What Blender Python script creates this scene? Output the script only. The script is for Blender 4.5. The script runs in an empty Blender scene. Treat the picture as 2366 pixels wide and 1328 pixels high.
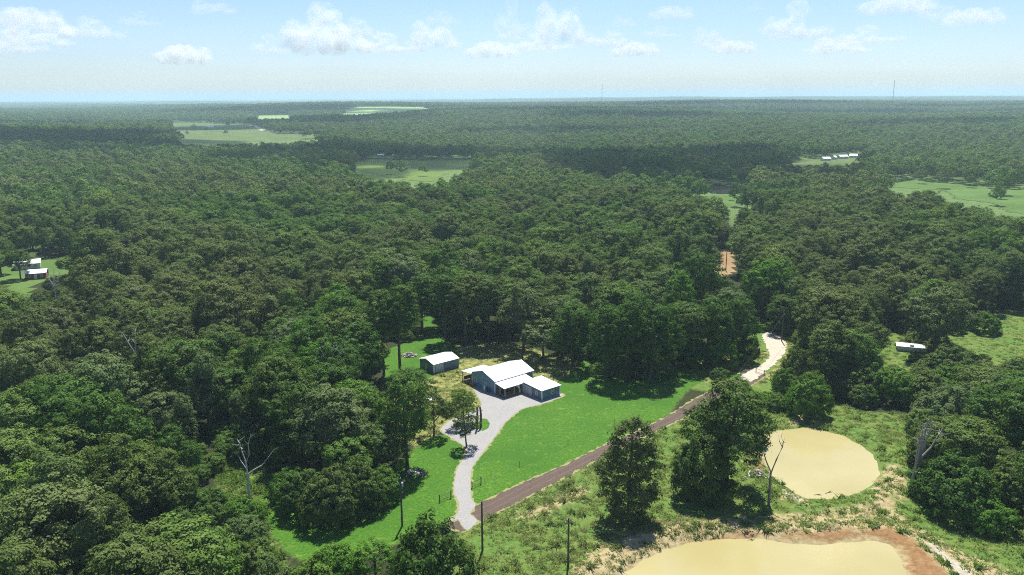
import bpy, bmesh, math, random
import numpy as np
from mathutils import Vector, Matrix

random.seed(7)
RNG = np.random.default_rng(11)
R = math.radians
scene = bpy.context.scene
COL = scene.collection

# ------------------------------------------------------------------ camera
CAM_H = 74.0
cam_data = bpy.data.cameras.new('camera')
cam_data.sensor_width = 36.0
cam_data.lens = 36.0 * 1850.0 / 2366.0
cam_data.clip_start = 0.5
cam_data.clip_end = 120000.0
camera = bpy.data.objects.new('camera', cam_data)
COL.objects.link(camera)
camera.matrix_world = (Matrix.Translation((0, 0, CAM_H)) @ Matrix.Rotation(R(90 - 13.455), 4, 'X')
                       @ Matrix.Rotation(R(-0.339), 4, 'Z'))
scene.camera = camera

# ------------------------------------------------------------------ sky and sun
SUN_EL, SUN_AZ = 62.0, 8.0
world = bpy.data.worlds.new('World')
scene.world = world
world.use_nodes = True
wn = world.node_tree
sky = wn.nodes.new('ShaderNodeTexSky')
sky.sky_type = 'NISHITA'
sky.sun_disc = False
sky.sun_elevation = R(SUN_EL)
sky.sun_rotation = R(SUN_AZ)
sky.altitude = 100
sky.air_density = 1.0
sky.dust_density = .35
sky.ozone_density = 2.0
bg = wn.nodes['Background']
bg.inputs['Strength'].default_value = 0.068
gain = wn.nodes.new('ShaderNodeMix')          # hazy summer air: a slightly bluer, paler sky all round
gain.data_type = 'RGBA'; gain.blend_type = 'MULTIPLY'
gain.inputs[0].default_value = 1.0
gain.inputs[7].default_value = (.9, 1.0, 1.24, 1)
wn.links.new(sky.outputs[0], gain.inputs[6])
wn.links.new(gain.outputs[2], bg.inputs['Color'])

sun_data = bpy.data.lights.new('sun', 'SUN')
sun_data.energy = 5.0
sun_data.angle = R(0.53)
sun_data.color = (1.0, 0.965, 0.9)
sun = bpy.data.objects.new('sun', sun_data)
COL.objects.link(sun)
SUND = Vector((math.sin(R(SUN_AZ)) * math.cos(R(SUN_EL)), math.cos(R(SUN_AZ)) * math.cos(R(SUN_EL)), math.sin(R(SUN_EL))))
sun.location = SUND * 400
sun.rotation_euler = (-SUND).to_track_quat('-Z', 'Y').to_euler()

vs = scene.view_settings
vs.view_transform = 'Standard'
vs.look = 'None'
vs.exposure = 0.78
vs.gamma = 1.0
vs.use_curve_mapping = False
cy = scene.cycles
cy.max_bounces = 12
cy.diffuse_bounces = 3
cy.glossy_bounces = 2
cy.transmission_bounces = 3
cy.volume_bounces = 8
cy.transparent_max_bounces = 6
cy.use_denoising = False
cy.use_adaptive_sampling = False
cy.filter_width = 1.05
cy.sample_clamp_indirect = 4.0


# ------------------------------------------------------------------ helpers
def sst(a, b, x):
    t = np.clip((x - a) / (b - a), 0, 1)
    return t * t * (3 - 2 * t)


def hz(x, y):
    """terrain height: level around the farm, rolling hills further out"""
    r = np.hypot(x, y)
    h = sst(480, 1300, r) * (8 * np.sin(x / 310 + 1.3) * np.cos(y / 420 + .4) + 6 * np.sin((x + y) / 530 + 2.0) + 2)
    h = h + np.exp(-((r - 4200) / 900) ** 2) * (20 + 8 * np.sin(x / 800 + .7)) + np.exp(-((r - 2300) / 450) ** 2) * (7 + 6 * np.sin(x / 420 + 2.5))
    h = h - 6 * sst(5200, 8000, r) + 14 * np.exp(-((r - 11000) / 2200) ** 2) * (1 + np.sin(x / 1900)) + 18 * np.exp(-((r - 22000) / 3500) ** 2)
    return h


def inpoly(x, y, poly):
    x = np.asarray(x, float); y = np.asarray(y, float)
    c = np.zeros(x.shape, bool)
    n = len(poly)
    for i in range(n):
        x0, y0 = poly[i]; x1, y1 = poly[(i + 1) % n]
        if y0 == y1:
            continue
        k = ((y0 > y) != (y1 > y)) & (x < (x1 - x0) * (y - y0) / (y1 - y0) + x0)
        c ^= k
    return c


def sdist(x, y, poly):
    """signed distance to a polygon, negative inside"""
    x = np.asarray(x, float); y = np.asarray(y, float)
    d = np.full(x.shape, 1e9)
    n = len(poly)
    for i in range(n):
        x0, y0 = poly[i]; x1, y1 = poly[(i + 1) % n]
        dx, dy = x1 - x0, y1 - y0
        t = np.clip(((x - x0) * dx + (y - y0) * dy) / max(dx * dx + dy * dy, 1e-9), 0, 1)
        d = np.minimum(d, np.hypot(x - x0 - t * dx, y - y0 - t * dy))
    return np.where(inpoly(x, y, poly), -d, d)


def wob(x, y, s=1.0):
    return (np.sin(x * .9 * s + 1.1 * np.sin(y * .7 * s)) + np.sin(y * 1.3 * s + .6 + 1.3 * np.sin(x * .5 * s)) + .6 * np.sin((x + y) * 2.9 * s)) / 2.6


def densify(poly, step=0.6, amp=0.25, seed=0):
    out = []
    n = len(poly)
    for i in range(n):
        # Catmull-Rom through the outline
        p0, p1, p2, p3 = [np.array(poly[(i + k) % n], float) for k in (-1, 0, 1, 2)]
        m = max(1, int(np.hypot(*(p2 - p1)) / step))
        for k in range(m):
            t = k / m
            q = 0.5 * (2 * p1 + (p2 - p0) * t * .6 + (2 * p1 * 0) + 0 * p0) if False else None
            lin = p1 + (p2 - p1) * t
            cr = .5 * ((2 * p1) + (-p0 + p2) * t + (2 * p0 - 5 * p1 + 4 * p2 - p3) * t * t + (-p0 + 3 * p1 - 3 * p2 + p3) * t ** 3)
            q = lin * .5 + cr * .5
            a = amp * np.array([wob(q[0] * 2.3 + seed, q[1] * 2.1), wob(q[1] * 2.2 + seed + 4, q[0] * 2.4)]) + RNG.normal(0, amp * .25, 2)
            out.append(tuple(q + a))
    return out


def set_props(o, label=None, cat=None, group=None, kind=None):
    if label: o['label'] = label
    if cat: o['category'] = cat
    if group: o['group'] = group
    if kind: o['kind'] = kind
    return o


def new_obj(name, mesh, parent=None):
    o = bpy.data.objects.new(name, mesh)
    COL.objects.link(o)
    if parent is not None:
        o.parent = parent
    return o


def thing(name, label, cat, loc=(0, 0, 0), rotz=0.0, group=None):
    o = bpy.data.objects.new(name, None)
    o.empty_display_size = 0.5
    COL.objects.link(o)
    o.location = loc
    o.rotation_euler = (0, 0, rotz)
    return set_props(o, label, cat, group)


class MB:
    """collects shapes into one mesh"""
    def __init__(self):
        self.v = []; self.f = []; self.m = []

    def add(self, vs, fs, mi=0):
        b = len(self.v)
        self.v.extend([tuple(p) for p in vs])
        self.f.extend([tuple(b + i for i in f) for f in fs])
        self.m.extend([mi] * len(fs))
        return self

    def box(self, a, b, mi=0):
        x0, y0, z0 = a; x1, y1, z1 = b
        vs = [(x0, y0, z0), (x1, y0, z0), (x1, y1, z0), (x0, y1, z0), (x0, y0, z1), (x1, y0, z1), (x1, y1, z1), (x0, y1, z1)]
        return self.add(vs, [(3, 2, 1, 0), (4, 5, 6, 7), (0, 1, 5, 4), (1, 2, 6, 5), (2, 3, 7, 6), (3, 0, 4, 7)], mi)

    def slab(self, quad, t, mi=0):
        """quad of 4 points, thickened downwards by t"""
        q = [Vector(p) for p in quad]
        lo = [p - Vector((0, 0, t)) for p in q]
        return self.add(q + lo, [(0, 1, 2, 3), (7, 6, 5, 4), (0, 4, 5, 1), (1, 5, 6, 2), (2, 6, 7, 3), (3, 7, 4, 0)], mi)

    def tube(self, pts, rads, n=6, mi=0, cap=True):
        pts = [Vector(p) for p in pts]
        rings = []
        for i, p in enumerate(pts):
            d = (pts[min(i + 1, len(pts) - 1)] - pts[max(i - 1, 0)])
            if d.length < 1e-6: d = Vector((0, 0, 1))
            d.normalize()
            a = d.orthogonal().normalized() if abs(d.z) < .95 else Vector((1, 0, 0)).cross(d).normalized()
            b = d.cross(a)
            rings.append([p + (a * math.cos(2 * math.pi * k / n) + b * math.sin(2 * math.pi * k / n)) * rads[i] for k in range(n)])
        vs = [q for r in rings for q in r]
        fs = []
        for i in range(len(pts) - 1):
            for k in range(n):
                k2 = (k + 1) % n
                fs.append((i * n + k, i * n + k2, (i + 1) * n + k2, (i + 1) * n + k))
        if cap:
            fs.append(tuple(range(n - 1, -1, -1)))
            fs.append(tuple((len(pts) - 1) * n + k for k in range(n)))
        return self.add(vs, fs, mi)

    def mesh(self, name, mats):
        me = bpy.data.meshes.new(name)
        me.from_pydata(self.v, [], self.f)
        for m in (mats if isinstance(mats, (list, tuple)) else [mats]):
            me.materials.append(m)
        me.polygons.foreach_set('material_index', self.m)
        me.update()
        return me

    def build(self, name, mats, parent=None):
        return new_obj(name, self.mesh(name, mats), parent)


def sheet(name, poly, z, mat, step=.7, amp=.25, seed=0, hill=False):
    """flat sheet with an irregular outline"""
    pts = densify(poly, step, amp, seed)
    bm = bmesh.new()
    vs = [bm.verts.new((p[0], p[1], z)) for p in pts]
    bm.faces.new(vs)
    bmesh.ops.triangulate(bm, faces=bm.faces[:], quad_method='BEAUTY', ngon_method='EAR_CLIP')
    bmesh.ops.recalc_face_normals(bm, faces=bm.faces[:])
    if sum(f.normal.z for f in bm.faces) < 0:
        bmesh.ops.reverse_faces(bm, faces=bm.faces[:])
    me = bpy.data.meshes.new(name)
    bm.to_mesh(me); bm.free()
    me.materials.append(mat)
    return set_props(new_obj(name, me), kind='structure')


def hill_sheet(name, poly, lift, mat, step=12.0):
    """sheet laid on the rolling far terrain"""
    xs = [p[0] for p in poly]; ys = [p[1] for p in poly]
    nx = max(8, min(170, int((max(xs) - min(xs)) / step))); ny = max(8, min(220, int((max(ys) - min(ys)) / step)))
    poly = densify(poly, step * 1.5, step * .5, len(poly))
    gx = np.linspace(min(xs), max(xs), nx); gy = np.linspace(min(ys), max(ys), ny)
    X, Y = np.meshgrid(gx, gy)
    cx = (X[:-1, :-1] + X[1:, 1:]) / 2; cyy = (Y[:-1, :-1] + Y[1:, 1:]) / 2
    keep = inpoly(cx, cyy, poly)
    idx = np.arange(nx * ny).reshape(ny, nx)
    q = np.stack([idx[:-1, :-1], idx[:-1, 1:], idx[1:, 1:], idx[1:, :-1]], -1)[keep]
    Z = ground_z(X, Y) + lift
    used = np.unique(q); remap = -np.ones(nx * ny, int); remap[used] = np.arange(len(used))
    V = np.stack([X.ravel(), Y.ravel(), Z.ravel()], -1)[used]
    me = bpy.data.meshes.new(name)
    me.from_pydata(V.tolist(), [], remap[q].tolist())
    me.materials.append(mat)
    me.update()
    return set_props(new_obj(name, me), kind='structure')


# ------------------------------------------------------------------ materials
def mat_new(name):
    m = bpy.data.materials.new(name)
    m.use_nodes = True
    nt = m.node_tree
    return m, nt, nt.nodes, nt.links, nt.nodes['Principled BSDF']


def N(ns, t, **kw):
    n = ns.new(t)
    for k, v in kw.items():
        setattr(n, k, v)
    return n


def noise(ns, ls, scale, detail=4, rough=.6, vec=None, dim='3D'):
    n = ns.new('ShaderNodeTexNoise')
    n.inputs['Scale'].default_value = scale
    n.inputs['Detail'].default_value = detail
    n.inputs['Roughness'].default_value = rough
    if vec is not None:
        ls.new(vec, n.inputs['Vector'])
    return n.outputs['Fac']


def ramp(ns, ls, fac, stops):
    n = ns.new('ShaderNodeValToRGB')
    el = n.color_ramp.elements
    while len(el) < len(stops):
        el.new(.5)
    for e, (p, c) in zip(el, stops):
        e.position = p
        e.color = (*c, 1) if len(c) == 3 else c
    ls.new(fac, n.inputs['Fac'])
    return n.outputs['Color']


def mixc(ns, ls, fac, a, b, mode='MIX'):
    n = ns.new('ShaderNodeMix')
    n.data_type = 'RGBA'
    n.blend_type = mode
    for s, v in ((n.inputs[0], fac), (n.inputs[6], a), (n.inputs[7], b)):
        if isinstance(v, (int, float)):
            s.default_value = v
        elif isinstance(v, tuple):
            s.default_value = (*v, 1)
        else:
            ls.new(v, s)
    return n.outputs[2]


def simple(name, col, rough=.6, var=.25, scale=3.0, metallic=0.0, spec=.4):
    m, nt, ns, ls, b = mat_new(name)
    pos = ns.new('ShaderNodeTexCoord').outputs['Object']
    f = noise(ns, ls, scale, 5, .65, pos)
    lo = tuple(c * (1 - var) for c in col); hi = tuple(min(1, c * (1 + var)) for c in col)
    ls.new(ramp(ns, ls, f, [(.3, lo), (.7, hi)]), b.inputs['Base Color'])
    b.inputs['Roughness'].default_value = rough
    b.inputs['Metallic'].default_value = metallic
    b.inputs['Specular IOR Level'].default_value = spec
    return m


def leaf_mat(name, c0, c1, c2, random_tint=False):
    m, nt, ns, ls, b = mat_new(name)
    ns.remove(b)
    out = ns['Material Output']
    at = N(ns, 'ShaderNodeAttribute', attribute_name='tint')
    pos = ns.new('ShaderNodeNewGeometry').outputs['Position']
    big = noise(ns, ls, .011, 2, .5, pos)
    if random_tint:
        oi = ns.new('ShaderNodeObjectInfo').outputs['Random']
        base = ramp(ns, ls, oi, [(0, (0.042, 0.103, 0.012)), (.2, (0.065, 0.141, 0.019)), (.36, (0.117, 0.181, 0.031)), (.5, (0.059, 0.131, 0.019)), (.64, (0.091, 0.230, 0.015)), (.76, (0.183, 0.289, 0.035)), (.88, (0.171, 0.242, 0.074)), (1, (0.051, 0.113, 0.022))])
        lite = mixc(ns, ls, .5, base, (0.167, 0.260, 0.055))
        dark = mixc(ns, ls, .35, base, (0.035, 0.080, 0.012))
        col = mixc(ns, ls, at.outputs['Fac'], dark, lite)
    else:
        col = ramp(ns, ls, at.outputs['Fac'], [(0, c0), (.55, c1), (1, c2)])
    col = mixc(ns, ls, ramp(ns, ls, big, [(.44, (0, 0, 0)), (.6, (.75, .75, .75))]), col, mixc(ns, ls, .65, col, (.15, .15, .06)))
    big2 = noise(ns, ls, .0085, 2, .55, N(ns, 'ShaderNodeVectorMath', operation='ADD').outputs[0])
    va = big2.node.inputs['Vector'].links[0].from_node
    ls.new(pos, va.inputs[0]); va.inputs[1].default_value = (531, 77, 0)
    col = mixc(ns, ls, ramp(ns, ls, big2, [(.5, (0, 0, 0)), (.68, (.6, .6, .6))]), col, mixc(ns, ls, .55, col, (.07, .175, .022)))
    d = ns.new('ShaderNodeBsdfDiffuse'); t = ns.new('ShaderNodeBsdfTranslucent'); g = ns.new('ShaderNodeBsdfGlossy')
    ls.new(col, d.inputs['Color'])
    ls.new(mixc(ns, ls, .35, col, (.12, .2, .02)), t.inputs['Color'])
    g.inputs['Roughness'].default_value = .55
    g.inputs['Color'].default_value = (.5, .56, .45, 1)
    m1 = ns.new('ShaderNodeMixShader'); m1.inputs[0].default_value = .27
    ls.new(d.outputs[0], m1.inputs[1]); ls.new(t.outputs[0], m1.inputs[2])
    m2 = ns.new('ShaderNodeMixShader'); m2.inputs[0].default_value = .014
    ls.new(m1.outputs[0], m2.inputs[1]); ls.new(g.outputs[0], m2.inputs[2])
    ls.new(m2.outputs[0], out.inputs['Surface'])
    return m


LEAF = {
    'dark green': leaf_mat('leaf_dark_green', (0.031, 0.076, 0.010), (0.057, 0.124, 0.015), (0.108, 0.201, 0.037)),
    'olive green': leaf_mat('leaf_olive', (0.053, 0.089, 0.013), (0.095, 0.149, 0.025), (0.151, 0.222, 0.052)),
    'bright green': leaf_mat('leaf_bright_green', (0.043, 0.119, 0.008), (0.083, 0.201, 0.014), (0.141, 0.287, 0.033)),
    'grey green': leaf_mat('leaf_grey_green', (0.067, 0.109, 0.030), (0.117, 0.173, 0.054), (0.176, 0.249, 0.096)),
    'yellow green': leaf_mat('leaf_yellow_green', (0.086, 0.162, 0.019), (0.147, 0.238, 0.033), (0.208, 0.314, 0.061)),
}
LEAF_WOOD = leaf_mat('leaf_woodland', None, None, None, True)
BARK = simple('bark', (.085, .068, .052), .9, .4, 4)
BARK_PALE = simple('bare_wood', (.56, .53, .49), .85, .3, 3)
BARK_GREY = simple('grey_dead_wood', (.2, .18, .16), .9, .35, 3)

W_WHITE = simple('white_metal_roof', (.82, .83, .84), .35, .05, .8, 0, .5)
W_BLUE = simple('slate_blue_siding', (.12, .275, .41), .45, .14, 1.6)
W_NAVY = simple('dark_blue_siding', (.13, .185, .255), .45, .15, 1.6)
W_TRIM = simple('white_trim', (.72, .72, .71), .5, .08, 2)
W_DOOR = simple('pale_grey_door', (.46, .47, .48), .5, .08, 2)
W_WOOD = simple('porch_timber', (.3, .235, .16), .8, .25, 3)
W_DECK = simple('porch_boards', (.25, .18, .115), .85, .3, 2)
W_DARK = simple('dark_steel', (.03, .03, .032), .6, .3, 3)
W_CONC = simple('concrete', (.42, .4, .37), .9, .2, 1.5)
W_RED = simple('red_paint', (.55, .045, .03), .4, .15, 3)
W_ORANGE = simple('orange_paint', (.68, .13, .03), .4, .15, 3)
W_RUBBER = simple('black_rubber', (.02, .02, .02), .85, .3, 4)
W_CLOTH = simple('white_cloth', (.75, .73, .71), .9, .08, 3)
W_BLUEBIN = simple('blue_plastic', (.02, .04, .14), .45, .2, 3)
POLE_WOOD = simple('pole_timber', (.1, .082, .068), .9, .35, 2)
W_BRICK = simple('barn_red', (.3, .05, .04), .7, .2, 2)


def glass_mat():
    m, nt, ns, ls, b = mat_new('dark_window_glass')
    pos = ns.new('ShaderNodeTexCoord').outputs['Object']
    ls.new(ramp(ns, ls, noise(ns, ls, 2, 2, .5, pos), [(.3, (.015, .018, .022)), (.7, (.04, .045, .05))]), b.inputs['Base Color'])
    b.inputs['Roughness'].default_value = .06
    b.inputs['Specular IOR Level'].default_value = .8
    return m


GLASS = glass_mat()


def lawn_mat():
    m, nt, ns, ls, b = mat_new('lawn_grass')
    pos = ns.new('ShaderNodeNewGeometry').outputs['Position']
    fine = noise(ns, ls, 1.9, 4, .8, pos)
    mid = noise(ns, ls, .32, 4, .65, pos)
    bigf = noise(ns, ls, .06, 3, .55, pos)
    c = ramp(ns, ls, fine, [(.34, (.018, .056, .003)), (.5, (.05, .135, .008)), (.66, (.105, .215, .02))])
    c = mixc(ns, ls, ramp(ns, ls, mid, [(.35, (0, 0, 0)), (.75, (.5, .5, .5))]), c, (.065, .155, .012))
    c = mixc(ns, ls, ramp(ns, ls, bigf, [(.4, (0, 0, 0)), (.66, (.7, .7, .7))]), c, (.03, .105, .006))
    bare = noise(ns, ls, .55, 3, .6, pos)
    c = mixc(ns, ls, ramp(ns, ls, bare, [(.58, (0, 0, 0)), (.74, (.55, .55, .55))]), c, (.17, .235, .05))
    ls.new(c, b.inputs['Base Color'])
    b.inputs['Roughness'].default_value = .9
    b.inputs['Specular IOR Level'].default_value = .15
    bp = ns.new('ShaderNodeBump'); bp.inputs['Strength'].default_value = .6; bp.inputs['Distance'].default_value = .12
    ls.new(noise(ns, ls, 3.5, 3, .7, pos), bp.inputs['Height']); ls.new(bp.outputs[0], b.inputs['Normal'])
    return m


def gravel_mat(name, lo, hi, pit):
    m, nt, ns, ls, b = mat_new(name)
    pos = ns.new('ShaderNodeNewGeometry').outputs['Position']
    fine = noise(ns, ls, 3.2, 5, .75, pos)
    mid = noise(ns, ls, .25, 4, .6, pos)
    c = ramp(ns, ls, fine, [(.25, pit), (.45, lo), (.75, hi)])
    c = mixc(ns, ls, ramp(ns, ls, mid, [(.35, (0, 0, 0)), (.7, (.6, .6, .6))]), c, tuple(.5 * (a + d) for a, d in zip(lo, hi)))
    ls.new(c, b.inputs['Base Color'])
    b.inputs['Roughness'].default_value = .95
    b.inputs['Specular IOR Level'].default_value = .2
    bp = ns.new('ShaderNodeBump'); bp.inputs['Strength'].default_value = .5; bp.inputs['Distance'].default_value = .06
    ls.new(fine, bp.inputs['Height']); ls.new(bp.outputs[0], b.inputs['Normal'])
    return m


GRAVEL = gravel_mat('pale_gravel', (.25, .242, .226), (.37, .36, .338), (.16, .15, .13))
CALICHE = gravel_mat('white_gravel', (.38, .34, .26), (.54, .5, .42), (.24, .22, .12))
DIRT = gravel_mat('brown_dirt', (.082, .058, .044), (.15, .108, .085), (.048, .032, .024))
RUT = gravel_mat('packed_dirt', (.1, .072, .055), (.17, .125, .098), (.06, .042, .032))


def water_mat(name, c0, c1, rough):
    m, nt, ns, ls, b = mat_new(name)
    pos = ns.new('ShaderNodeNewGeometry').outputs['Position']
    ls.new(ramp(ns, ls, noise(ns, ls, .05, 3, .5, pos), [(.35, c0), (.68, c1)]), b.inputs['Base Color'])
    b.inputs['Roughness'].default_value = rough
    b.inputs['IOR'].default_value = 1.33
    bp = ns.new('ShaderNodeBump'); bp.inputs['Strength'].default_value = .06; bp.inputs['Distance'].default_value = .03
    ls.new(noise(ns, ls, 1.4, 3, .6, pos), bp.inputs['Height']); ls.new(bp.outputs[0], b.inputs['Normal'])
    return m


WATER = water_mat('muddy_water', (.335, .29, .125), (.385, .34, .165), .07)
LAKE = water_mat('dark_lake_water', (.03, .032, .03), (.05, .05, .045), .1)


def ground_mat():
    m, nt, ns, ls, b = mat_new('ground_cover')
    pos = ns.new('ShaderNodeNewGeometry').outputs['Position']
    A = lambda k: N(ns, 'ShaderNodeAttribute', attribute_name=k).outputs['Fac']
    f1 = noise(ns, ls, 1.1, 5, .72, pos)
    f2 = noise(ns, ls, .16, 4, .62, pos)
    f3 = noise(ns, ls, .5, 4, .7, pos)
    farn = noise(ns, ls, .004, 6, .7, pos)

    def mask(k, a=.35, z=.65, amt=.9, n=f1):
        # zone weight broken up by noise, so zones interlock in tufts and patches
        mm = N(ns, 'ShaderNodeMath', operation='MULTIPLY_ADD'); mm.inputs[1].default_value = amt; mm.inputs[2].default_value = -amt * .5
        ls.new(n, mm.inputs[0])
        ad = N(ns, 'ShaderNodeMath', operation='ADD'); ls.new(A(k), ad.inputs[0]); ls.new(mm.outputs[0], ad.inputs[1])
        return ramp(ns, ls, ad.outputs[0], [(a, (0, 0, 0)), (z, (1, 1, 1))])
    grassfar = ramp(ns, ls, f2, [(.35, (.075, .13, .032)), (.65, (.12, .175, .05))])
    litter = ramp(ns, ls, f1, [(.3, (.018, .024, .008)), (.6, (.036, .046, .015)), (.8, (.075, .08, .03))])
    fargreen = ramp(ns, ls, farn, [(.35, (.026, .046, .018)), (.55, (.042, .068, .026)), (.72, (.075, .1, .04))])
    c = mixc(ns, ls, A('mid'), litter, grassfar)
    c = mixc(ns, ls, A('far'), c, fargreen)
    grass = ramp(ns, ls, f1, [(.25, (.04, .085, .014)), (.5, (.088, .16, .028)), (.75, (.17, .23, .06))])
    grass = mixc(ns, ls, ramp(ns, ls, f2, [(.42, (0, 0, 0)), (.68, (.7, .7, .7))]), grass, ramp(ns, ls, f3, [(.3, (.09, .12, .02)), (.7, (.2, .22, .06))]))
    c = mixc(ns, ls, mask('grass', amt=.5), c, grass)
    dry = ramp(ns, ls, f3, [(.3, (.085, .115, .022)), (.5, (.19, .2, .055)), (.7, (.36, .32, .15))])
    c = mixc(ns, ls, mask('dry', amt=.7, n=f3), c, dry)
    soil = ramp(ns, ls, f1, [(.28, (.2, .155, .07)), (.5, (.33, .265, .135)), (.75, (.44, .37, .21))])
    c = mixc(ns, ls, mask('soil', .36, .56, 1.3, f3), c, soil)
    red = ramp(ns, ls, f1, [(.28, (.15, .08, .032)), (.55, (.25, .145, .062)), (.78, (.34, .22, .105))])
    c = mixc(ns, ls, mask('red', .4, .65, .9, f3), c, red)
    c = mixc(ns, ls, mask('pale', .5, .7, 1.2, f3), c, ramp(ns, ls, f1, [(.3, (.3, .26, .18)), (.7, (.46, .42, .34))]))
    ls.new(c, b.inputs['Base Color'])
    b.inputs['Roughness'].default_value = .95
    b.inputs['Specular IOR Level'].default_value = .12
    bp = ns.new('ShaderNodeBump'); bp.inputs['Strength'].default_value = .7; bp.inputs['Distance'].default_value = .3
    ls.new(f1, bp.inputs['Height']); ls.new(bp.outputs[0], b.inputs['Normal'])
    return m


def field_mat(name, a, bcol, cc):
    m, nt, ns, ls, b = mat_new(name)
    pos = ns.new('ShaderNodeNewGeometry').outputs['Position']
    c = ramp(ns, ls, noise(ns, ls, .02, 6, .7, pos), [(.35, a), (.55, bcol), (.72, cc)])
    ls.new(c, b.inputs['Base Color'])
    b.inputs['Roughness'].default_value = .95
    b.inputs['Specular IOR Level'].default_value = .1
    return m


FIELD_PALE = field_mat('pale_hay_field', (.16, .25, .07), (.24, .33, .11), (.34, .38, .18))
FIELD_GREEN = field_mat('green_pasture', (.06, .115, .023), (.085, .15, .032), (.12, .175, .048))
FIELD_DULL = field_mat('dull_pasture', (.07, .11, .028), (.1, .14, .038), (.14, .16, .055))
FIELD_ORANGE = field_mat('orange_soil', (.2, .125, .06), (.28, .19, .1), (.33, .26, .14))

# ------------------------------------------------------------------ ground plan (metres; camera stands over the origin)
LAWN_A = [(-8.1, 135.8), (-8.7, 141.7), (-9.1, 145.3), (-8.8, 151.0), (-7.3, 157.5), (-4.6, 166.4), (-2.2, 174.9), (1.4, 182.8), (7.0, 186.4), (12.3, 192.0), (12.0, 201.8), (16.8, 209.3), (20.0, 219.0), (24.1, 215.8), (25.3, 205.0), (34.1, 201.5), (42.9, 211.8), (51.1, 216.1), (55.9, 209.7), (51.7, 202.8), (45.3, 194.8), (40.4, 185.9), (37.3, 178.2), (31.5, 172.6), (24.7, 166.6), (20.3, 161.9), (11.1, 152.5), (1.2, 143.7), (-5.0, 137.0)]
LAWN_B = [(-49.0, 138.8), (-46.4, 143.9), (-39.1, 142.1), (-27.6, 143.7), (-23.2, 155.2), (-19.2, 164.9), (-14.6, 167.2), (-10.0, 159.2), (-10.9, 151.0), (-11.2, 145.3), (-10.9, 140.0), (-9.7, 136.6), (-9.5, 132.3), (-11.7, 129.6), (-15.2, 126.2), (-19.0, 122.9), (-23.8, 120.8), (-29.7, 118.0), (-35.4, 117.9), (-40.5, 123.4), (-45.1, 130.7)]
LAWN_C = [(-35.1, 205.4), (-38.0, 228.1), (-33.8, 235.3), (-29.3, 245.8), (-31.6, 270.4), (-28.5, 278.0), (-24.1, 249.0), (-18.4, 235.0), (-15.7, 227.7), (-15.3, 212.8), (-21.7, 206.5), (-25.8, 200.8)]
DRIVE = [(-12.2, 128.5), (-10.1, 132.5), (-10.2, 136.6), (-11.3, 140.0), (-11.6, 145.3), (-11.3, 151.0), (-9.9, 157.9), (-10.9, 161.9), (-15.1, 167.4), (-16.5, 170.8), (-13.8, 176.9), (-8.5, 182.2), (-7.7, 186.1), (-9.4, 193.2), (-10.4, 197.3), (-8.7, 197.9), (-4.6, 192.2), (-1.8, 189.2), (2.8, 193.7), (7.2, 187.6), (12.3, 192.3), (12.6, 190.6), (7.5, 185.6), (2.1, 182.3), (-1.7, 174.4), (-4.1, 165.9), (-6.7, 157.1), (-8.4, 151.0), (-8.5, 145.3), (-8.0, 138.3), (-7.1, 135.3), (-7.9, 132.1), (-6.4, 129.7), (-8.2, 126.5), (-10.0, 130.3)]
ISLAND = [(-8.1, 173.7), (-7.4, 176.3), (-6.2, 176.2), (-5.4, 173.7), (-5.7, 170.7), (-6.8, 169.2), (-7.8, 170.7)]
ROAD = [(-12.0, 128.5), (-9.2, 133.7), (-6.1, 136.1), (1.2, 143.5), (11.1, 152.3), (20.3, 161.7), (27.9, 168.3), (37.1, 177.7), (44.8, 187.3), (53.7, 196.9), (62.4, 207.1), (66.3, 211.4), (68.9, 206.0), (62.4, 197.7), (54.8, 188.6), (45.6, 181.6), (37.2, 173.3), (30.6, 167.0), (21.7, 158.2), (12.7, 149.1), (3.6, 139.3), (-3.6, 132.1), (-8.8, 126.2)]
BEND = [(60.5, 203.0), (65.4, 209.3), (70.8, 215.0), (75.2, 222.5), (76.6, 231.0), (79.2, 243.0), (82.8, 246.3), (84.3, 237.4), (82.0, 228.5), (77.8, 220.6), (73.0, 213.2), (67.8, 206.0), (63.0, 200.2)]
POND_A = [(55.4, 165.0), (59.6, 169.7), (63.7, 170.2), (67.2, 171.6), (69.6, 170.1), (73.8, 167.1), (75.8, 161.3), (76.5, 157.0), (75.4, 152.9), (74.2, 148.9), (71.4, 144.3), (67.6, 141.1), (64.2, 139.1), (59.5, 137.6), (55.5, 137.8), (54.3, 140.0), (52.4, 144.5), (51.6, 147.3), (52.4, 154.2), (53.7, 159.4)]
POND_B = [(16.3, 112.7), (20.8, 117.5), (25.8, 121.1), (32.2, 123.6), (38.3, 124.2), (42.8, 124.2), (47.4, 122.5), (52.4, 121.9), (57.2, 122.9), (61.8, 123.4), (64.0, 121.8), (63.9, 118.3), (63.0, 114.6), (61.4, 110.5), (57.7, 98.5), (12.2, 98.9), (14.0, 110.4)]
SOIL = [(10.8, 116.4), (18.9, 124.2), (25.8, 129.1), (35.4, 130.5), (44.7, 130.4), (55.8, 131.1), (64.3, 132.5), (69.5, 139.0), (72.3, 145.2), (77.0, 149.9), (77.0, 144.2), (69.7, 134.0), (69.9, 127.9), (73.1, 119.5), (78.0, 113.2), (79.7, 110.9), (74.4, 98.3), (7.1, 98.0)]
REDSOIL = [(27.2, 121.1), (38.7, 125.6), (49.6, 124.5), (59.9, 125.8), (65.9, 125.8), (68.0, 120.9), (68.5, 112.2), (67.1, 98.4), (55.1, 98.5), (63.3, 113.4), (65.1, 120.9), (62.2, 124.3), (52.7, 122.7), (43.0, 124.7)]
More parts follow.
